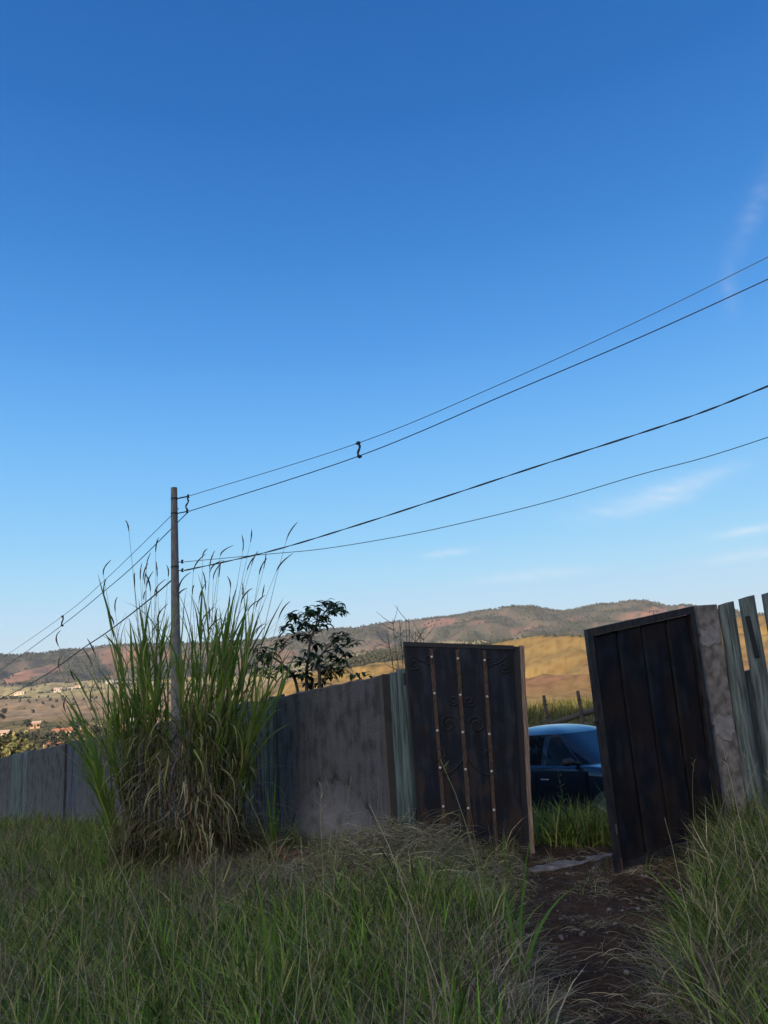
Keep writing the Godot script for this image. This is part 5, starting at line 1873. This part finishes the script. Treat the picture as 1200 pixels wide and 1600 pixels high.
# ------------------------------------------------------------------ beyond the wall
func build_far_fence() -> void:
	var rows := [[5.6, -30.0, 0.99, 0.07, "weathered fence post with wire scraps standing behind the car"], [6.9, -30.0, 1.07, 0.075, "second weathered fence post crossed by a slanting bar"], [3.9, -30.4, 0.9, 0.07, "weathered fence post hidden behind the ornate gate leaf"], [8.4, -30.0, 1.1, 0.07, "weathered fence post hidden behind the plain gate leaf"]]
	for q in rows:
		var y := ground_at(q[0], q[1])
		var o := base("fence_post", Vector3(q[0], y, q[1]))
		tag(o, q[4], "fence post", "posts of the far fence")
		var st := Shape.new()
		var h: float = q[2] - y
		st.tube([Vector3(0.02, -0.3, 0), Vector3(0.0, h * 0.5, 0.01), Vector3(-0.03, h, 0), Vector3(-0.03, h + 0.01, 0)], [q[3], q[3] * 0.95, q[3] * 0.85, q[3] * 0.6], 9)
		part("timber", st, M.old_wood, o)
		for t in [0.45, 0.78]:
			st = Shape.new()
			st.tube([Vector3(-0.1, h * t, 0.06), Vector3(0.0, h * t + 0.02, 0.08), Vector3(0.1, h * t - 0.02, 0.06)], [0.014, 0.02, 0.012], 6)
			part("wire_tie", st, M.iron, o)
	var a := Vector3(5.0, ground_at(5.0, -30.6) + 0.02, -30.6)
	var st2 := Shape.new()
	st2.tube([Vector3.ZERO, Vector3(0.8, 0.36, 0.02), Vector3(2.9, 0.86, 0.0), Vector3(4.4, 1.2, 0.0)], [0.07, 0.09, 0.12, 0.12], 10)  # grey bar rising to the right behind the far posts
	for x in [4.0]:
		st2.tube([Vector3(x, -0.5, 0), Vector3(x + 0.02, 1.05, 0)], [0.05, 0.05], 8)
	tag(put("slanting_bar", st2.mesh(M.old_wood), null, Transform3D(Basis(), a)), "long grey bar slanting across the far fence behind the car", "pole")
	# rough growth along that fence
	rng.seed = 33
	var weeds := []
	for k in 3:
		weeds.append(tuft(36, 0.25, 0.75, 0.02, 0.045, 0.3, 0.3, [Color(0.12, 0.12, 0.04), Color(0.2, 0.16, 0.06), Color(0.07, 0.09, 0.03)], M.blade))
	var where := [[], [], []]
	var tints := [[], [], []]
	for k in 1300:
		var z := rf(-62.0, -24.0)
		var x := rf(-0.02, 0.48) * -z
		var n := fine_noise.get_noise_2d(x * 5.0, z * 5.0)
		if n < -0.15:
			continue
		var s := rf(0.5, 1.15) * (1.3 if z < -40.0 else 0.65)
		where[k % 3].append(Transform3D(Basis(Vector3.UP, rf(0, TAU)).scaled(Vector3(s, s, s)), Vector3(x, ground_at(x, z) - 0.03, z)))
		tints[k % 3].append(Color(1, 1, 1) * rf(0.7, 1.3))
	var o := base("field_weeds", Vector3.ZERO)
	tag(o, "rough weeds and dry grass along the far fence", "weeds", "", "stuff")
	for k in 3:
		tag(copies("field_weeds_tuft", weeds[k], where[k], tints[k], o), "", "", "", "stuff")

# crown of many small leaf faces in lumps, unit radius
func leafy_crown(n: int, sd: int, tall: float, face: float, cols: Array) -> ArrayMesh:
	var r := RandomNumberGenerator.new()
	r.seed = sd
	var st := Shape.new()
	var lumps := []
	for k in 9:
		var a := r.randf() * TAU
		var rr := 0.6 * sqrt(r.randf())
		lumps.append([Vector3(cos(a) * rr, r.randf_range(-0.5, 0.65) * tall, sin(a) * rr), r.randf_range(0.28, 0.46)])
	for k in n:
		var l: Array = lumps[r.randi_range(0, 8)]
		var d := Vector3(r.randfn(), r.randfn(), r.randfn()).normalized()
		var p: Vector3 = l[0] + d * l[1] * pow(r.randf(), 0.35)
		var a := (d + Vector3(r.randfn(), r.randfn(), r.randfn()) * 0.6).normalized()
		var s := a.cross(Vector3(0.3, 1, 0.2)).normalized() * face * r.randf_range(0.6, 1.3)
		var t := a.cross(s).normalized() * face * r.randf_range(0.6, 1.3)
		st.col = cols[r.randi_range(0, cols.size() - 1)] * r.randf_range(0.7, 1.3)
		st.quad(p - s, p + t * 0.8, p + s, p - t)
	return st.mesh(M.far)

func build_valley() -> void:
	rng.seed = 51
	# houses: azimuth, distance, width, depth, wall height, turn, wall colour, roof colour, label
	var cream := lin(0.46, 0.38, 0.27)
	var white := lin(0.44, 0.42, 0.38)
	var ochre := lin(0.42, 0.27, 0.16)
	var clay := lin(0.36, 0.15, 0.085)
	var pale_roof := lin(0.45, 0.33, 0.25)
	var grey_roof := lin(0.3, 0.28, 0.27)
	var rows := [
		[-24.6, 470.0, 9.0, 7.0, 4.0, 0.3, ochre, pale_roof, "orange house standing alone on the brown field"],
		[-22.9, 385.0, 14.0, 8.0, 3.6, 0.2, cream, clay, "long cream house, leftmost in the valley row below the field"],
		[-22.0, 390.0, 10.0, 8.0, 3.6, -0.1, white, pale_roof, "white house next to the long cream house in the valley"],
		[-21.1, 380.0, 13.0, 8.0, 3.4, 0.1, cream, clay, "low cream house with clay roof in the middle of the valley row"],
		[-20.2, 365.0, 11.0, 8.0, 4.0, 0.35, cream, pale_roof, "cream house glimpsed between the leaning grass leaves"],
		[-19.4, 350.0, 12.0, 9.0, 4.0, -0.2, ochre, clay, "ochre house with clay roof behind the grass clump"],
		[-18.6, 372.0, 14.0, 9.0, 6.0, 0.15, white, grey_roof, "tall white house with grey roof behind the grass clump"],
		[-17.7, 355.0, 11.0, 8.0, 4.4, 0.4, cream, clay, "cream house just left of the utility pole foot"],
		[-16.9, 340.0, 12.0, 8.0, 4.0, -0.1, ochre, pale_roof, "pale roofed ochre house low behind the grass clump"],
		[-18.9, 322.0, 12.0, 8.0, 3.8, 0.2, cream, clay, "nearest cream house seen just over the wall top"],
		[-17.6, 305.0, 11.0, 8.0, 3.6, 0.0, white, clay, "nearest white house with clay roof over the wall top"],
		[-23.6, 322.0, 9.0, 7.0, 3.2, 0.6, ochre, clay, "small orange house among yellow green grass above the wall"],
		[-26.6, 420.0, 13.0, 7.0, 3.0, 0.1, cream, pale_roof, "low cream house at the left edge of the valley"],
		[-22.4, 1010.0, 16.0, 10.0, 6.0, 0.2, white, pale_roof, "distant white house on the upper field among trees"],
		[-21.9, 1020.0, 15.0, 10.0, 6.5, -0.2, cream, pale_roof, "distant cream house beside the white one on upper field"],
		[-23.3, 960.0, 13.0, 9.0, 5.0, 0.3, white, pale_roof, "distant small white house left of the upper field trees"],
		[-20.0, 1110.0, 16.0, 10.0, 5.5, 0.1, white, grey_roof, "distant white house by the dark belt of trees"],
		[-19.4, 1120.0, 16.0, 10.0, 5.0, 0.2, cream, grey_roof, "distant cream house right of the dark belt of trees"],
		[-25.6, 1040.0, 20.0, 8.0, 4.0, 0.0, cream, pale_roof, "distant long pale shed at the left of the upper field"],
	]
	var wall_mats := {}
	for q in rows:
		var th := deg_to_rad(q[0])
		var x: float = sin(th) * q[1]
		var z: float = -cos(th) * q[1]
		var o := base("house", Vector3(x, ground_at(x, z), z), q[5])
		tag(o, q[8], "house", "houses in the valley")
		for c in [q[6], q[7]]:
			if not wall_mats.has(c):
				wall_mats[c] = mat(c, 0.9)
		var small := 0.55 if q[1] < 800.0 else 0.6
		var w: float = q[2] / 2.0 * small
		var d: float = q[3] / 2.0 * small
		var h: float = q[4] * 0.7
		var st := Shape.new()
		var c0 := Vector3(0, h / 2.0, 0)
		st.box(Transform3D(Basis(), Vector3(0, h / 2.0 - 1.0, 0)), Vector3(w * 2, h + 2.0, d * 2), 0.05)
		var ridge := h + d * 0.45
		for s in [-1.0, 1.0]:
			st.tri_out(Vector3(s * w, h, -d), Vector3(s * w, h, d), Vector3(s * w, ridge, 0), c0)
		part("wall", st, wall_mats[q[6]], o)
		st = Shape.new()
		for s in [-1.0, 1.0]:
			var e := 0.6
			var a := Vector3(-w - e, ridge + 0.05, 0)
			var b := Vector3(w + e, ridge + 0.05, 0)
			var cc := Vector3(w + e, h - 0.22, s * (d + e))
			var dd := Vector3(-w - e, h - 0.22, s * (d + e))
			var up := Vector3(0, 0.16, 0)
			st.quad_out(a + up, b + up, cc + up, dd + up, Vector3.ZERO)
			st.quad_out(dd, cc, cc + up, dd + up, Vector3.ZERO)
			st.quad_out(a, b, cc, dd, Vector3(0, 99, 0))
		part("roof", st, wall_mats[q[7]], o)
		for k in 3:
			st = Shape.new()
			var wx := lerpf(-w * 0.65, w * 0.65, k / 2.0)
			if k == 1:
				st.box(Transform3D(Basis(), Vector3(wx, 1.05, d + 0.02)), Vector3(0.95, 2.1, 0.1), 0.02)
				part("door", st, M.old_wood, o)
			else:
				st.box(Transform3D(Basis(), Vector3(wx, h * 0.55, d + 0.02)), Vector3(1.3, 1.2, 0.1), 0.02)
				part("window", st, M.glass, o)
	# trees one can tell apart in the valley, in three kinds
	var dark := [Color(0.032, 0.04, 0.025), Color(0.045, 0.052, 0.032), Color(0.058, 0.06, 0.038)]
	var olive := [Color(0.12, 0.12, 0.042), Color(0.16, 0.145, 0.055), Color(0.085, 0.095, 0.036)]
	var dusty := [Color(0.2, 0.155, 0.09), Color(0.15, 0.12, 0.07), Color(0.12, 0.105, 0.05)]
	var crowns := [leafy_crown(420, 1, 1.0, 0.10, dark), leafy_crown(420, 2, 0.8, 0.10, olive), leafy_crown(360, 3, 0.9, 0.09, dusty)]
	var kinds := ["round dark green tree in the valley beyond the wall", "low olive green tree in the valley beyond the wall", "pale dusty leaved tree in the valley beyond the wall"]
	var spots := []
	for k in 34:
		spots.append([rf(-29.0, -14.5), rf(85.0, 345.0), rng.randi_range(0, 2) if k % 3 else 1, rf(1.7, 4.2)])
	for k in 14:
		spots.append([rf(-24.0, -15.0), rf(300.0, 420.0), 0 if k % 3 else 1, rf(2.5, 4.5)])
	for k in 8:
		spots.append([rf(-29.0, -13.0), rf(420.0, 760.0), 0, rf(2.5, 5.0)])
	for q in spots:
		var th := deg_to_rad(q[0])
		var x: float = sin(th) * q[1]
		var z: float = -cos(th) * q[1]
		var o := base("valley_tree", Vector3(x, ground_at(x, z), z), rf(0, TAU))
		tag(o, kinds[q[2]], "tree", ["dark trees in the valley", "olive trees in the valley", "dusty trees in the valley"][q[2]])
		var s: float = q[3]
		put("crown", crowns[q[2]], o, Transform3D(Basis().scaled(Vector3(s, s * 0.9, s)), Vector3(0, s * 1.15, 0)))
		var st := Shape.new()
		st.col = Color(0.09, 0.075, 0.06)
		st.tube([Vector3(0, -0.5, 0), Vector3(0.05 * s, s * 0.6, 0), Vector3(0, s * 1.3, 0.05 * s)], [0.09 * s, 0.06 * s, 0.02 * s], 6)
		part("trunk", st, M.stem, o)
	# woods too far to tell apart
	var wood := [leafy_crown(90, 11, 1.0, 0.24, dark), leafy_crown(90, 12, 0.8, 0.24, [Color(0.065, 0.07, 0.036), Color(0.085, 0.083, 0.045), Color(0.05, 0.056, 0.03)]), leafy_crown(70, 13, 2.2, 0.22, dark)]
	var where := [[], [], []]
	var tints := [[], [], []]
	for k in 24000:
		var az := rf(-31.0, 31.0)
		var r := rf(1230.0, 1960.0)
		var th := deg_to_rad(az)
		var x := sin(th) * r
		var z := -cos(th) * r
		var n1 := big_noise.get_noise_2d(x * 1.7 + 300.0, z * 1.7)
		var n2 := mid_noise.get_noise_2d(x * 2.3, z * 2.3 + 90.0)
		var keep := 0.36 + 1.3 * n1 + 0.7 * n2 + smoothstep(1650.0, 1900.0, r) * 0.25
		for s in SCARS:
			var dx: float = (az - s[0]) / s[2]
			var dr: float = (r - s[1]) / s[3]
			if dx * dx + dr * dr < 1.1:
				keep -= 0.5
		if rng.randf() > keep:
			continue
		var s2 := rf(1.6, 3.4)
		var kind := rng.randi_range(0, 1)
		where[kind].append(Transform3D(Basis(Vector3.UP, rf(0, TAU)).scaled(Vector3(s2, s2, s2)), Vector3(x, ground_at(x, z) + s2 * 0.45, z)))
		tints[kind].append(Color(1, 1, 1) * rf(0.7, 1.35))
	# belts of tall planted trees on the nearer slopes
	for belt in [[-4.0, 17.5, 430.0, 560.0, 1900, 2], [-6.0, 3.0, 700.0, 900.0, 520, 2], [2.0, 24.0, 800.0, 1050.0, 1600, 0], [14.0, 30.0, 300.0, 420.0, 420, 0], [-30.0, -25.0, 870.0, 930.0, 150, 0], [-24.5, -20.5, 980.0, 1060.0, 200, 0], [-20.8, -17.0, 1090.0, 1150.0, 170, 0], [-26.0, -12.0, 400.0, 520.0, 160, 1], [-30.0, -14.0, 560.0, 1200.0, 260, 0], [-30.0, -12.0, 90.0, 420.0, 2600, 1]]:
		for k in belt[4]:
			var az := rf(belt[0], belt[1])
			var r := rf(belt[2], belt[3])
			var th := deg_to_rad(az)
			var x := sin(th) * r
			var z := -cos(th) * r
			if mid_noise.get_noise_2d(x * 1.5, z * 1.5) < -0.12 and belt[5] != 1:
				continue
			var s := rf(0.9, 2.2) * (1.25 if belt[5] == 2 else 1.0) * (0.8 if belt[5] == 1 else 1.0)
			where[belt[5]].append(Transform3D(Basis(Vector3.UP, rf(0, TAU)).scaled(Vector3(s, s, s)), Vector3(x, ground_at(x, z) + s * (1.6 if belt[5] == 2 else 0.45), z)))
			tints[belt[5]].append(Color(1, 1, 1) * rf(0.7, 1.3))
	var o := base("woodland", Vector3.ZERO)
	tag(o, "dark scattered woodland over the far hills", "woodland", "", "stuff")
	for k in 3:
		tag(copies("woodland_tree", wood[k], where[k], tints[k], o), "", "", "", "stuff")

# ------------------------------------------------------------------
func _ready() -> void:
	set_view()
	big_noise = noise(5, 0.004, 5)
	mid_noise = noise(6, 0.018, 4)
	fine_noise = noise(8, 0.05, 4)
	rng.seed = 1
	make_materials()
	M.leaf_sheet = textured(sheet_texture(321, 0.5, 0.55), 0.6, 322, 0.12)
	M.leaf_sheet.albedo_color = Color(0.78, 0.77, 0.74)
	M.leaf_sheet.metallic_specular = 0.3
	build_ground()
	print("ground ", Time.get_ticks_msec())
	build_wall()
	build_ornate_leaf()
	build_plain_leaf()
	build_posts()
	build_power_line()
	build_car()
	print("things ", Time.get_ticks_msec())
	build_grass_clump()
	build_saplings()
	build_far_fence()
	build_valley()
	print("far ", Time.get_ticks_msec())
	build_ground_cover()
	print("cover ", Time.get_ticks_msec())
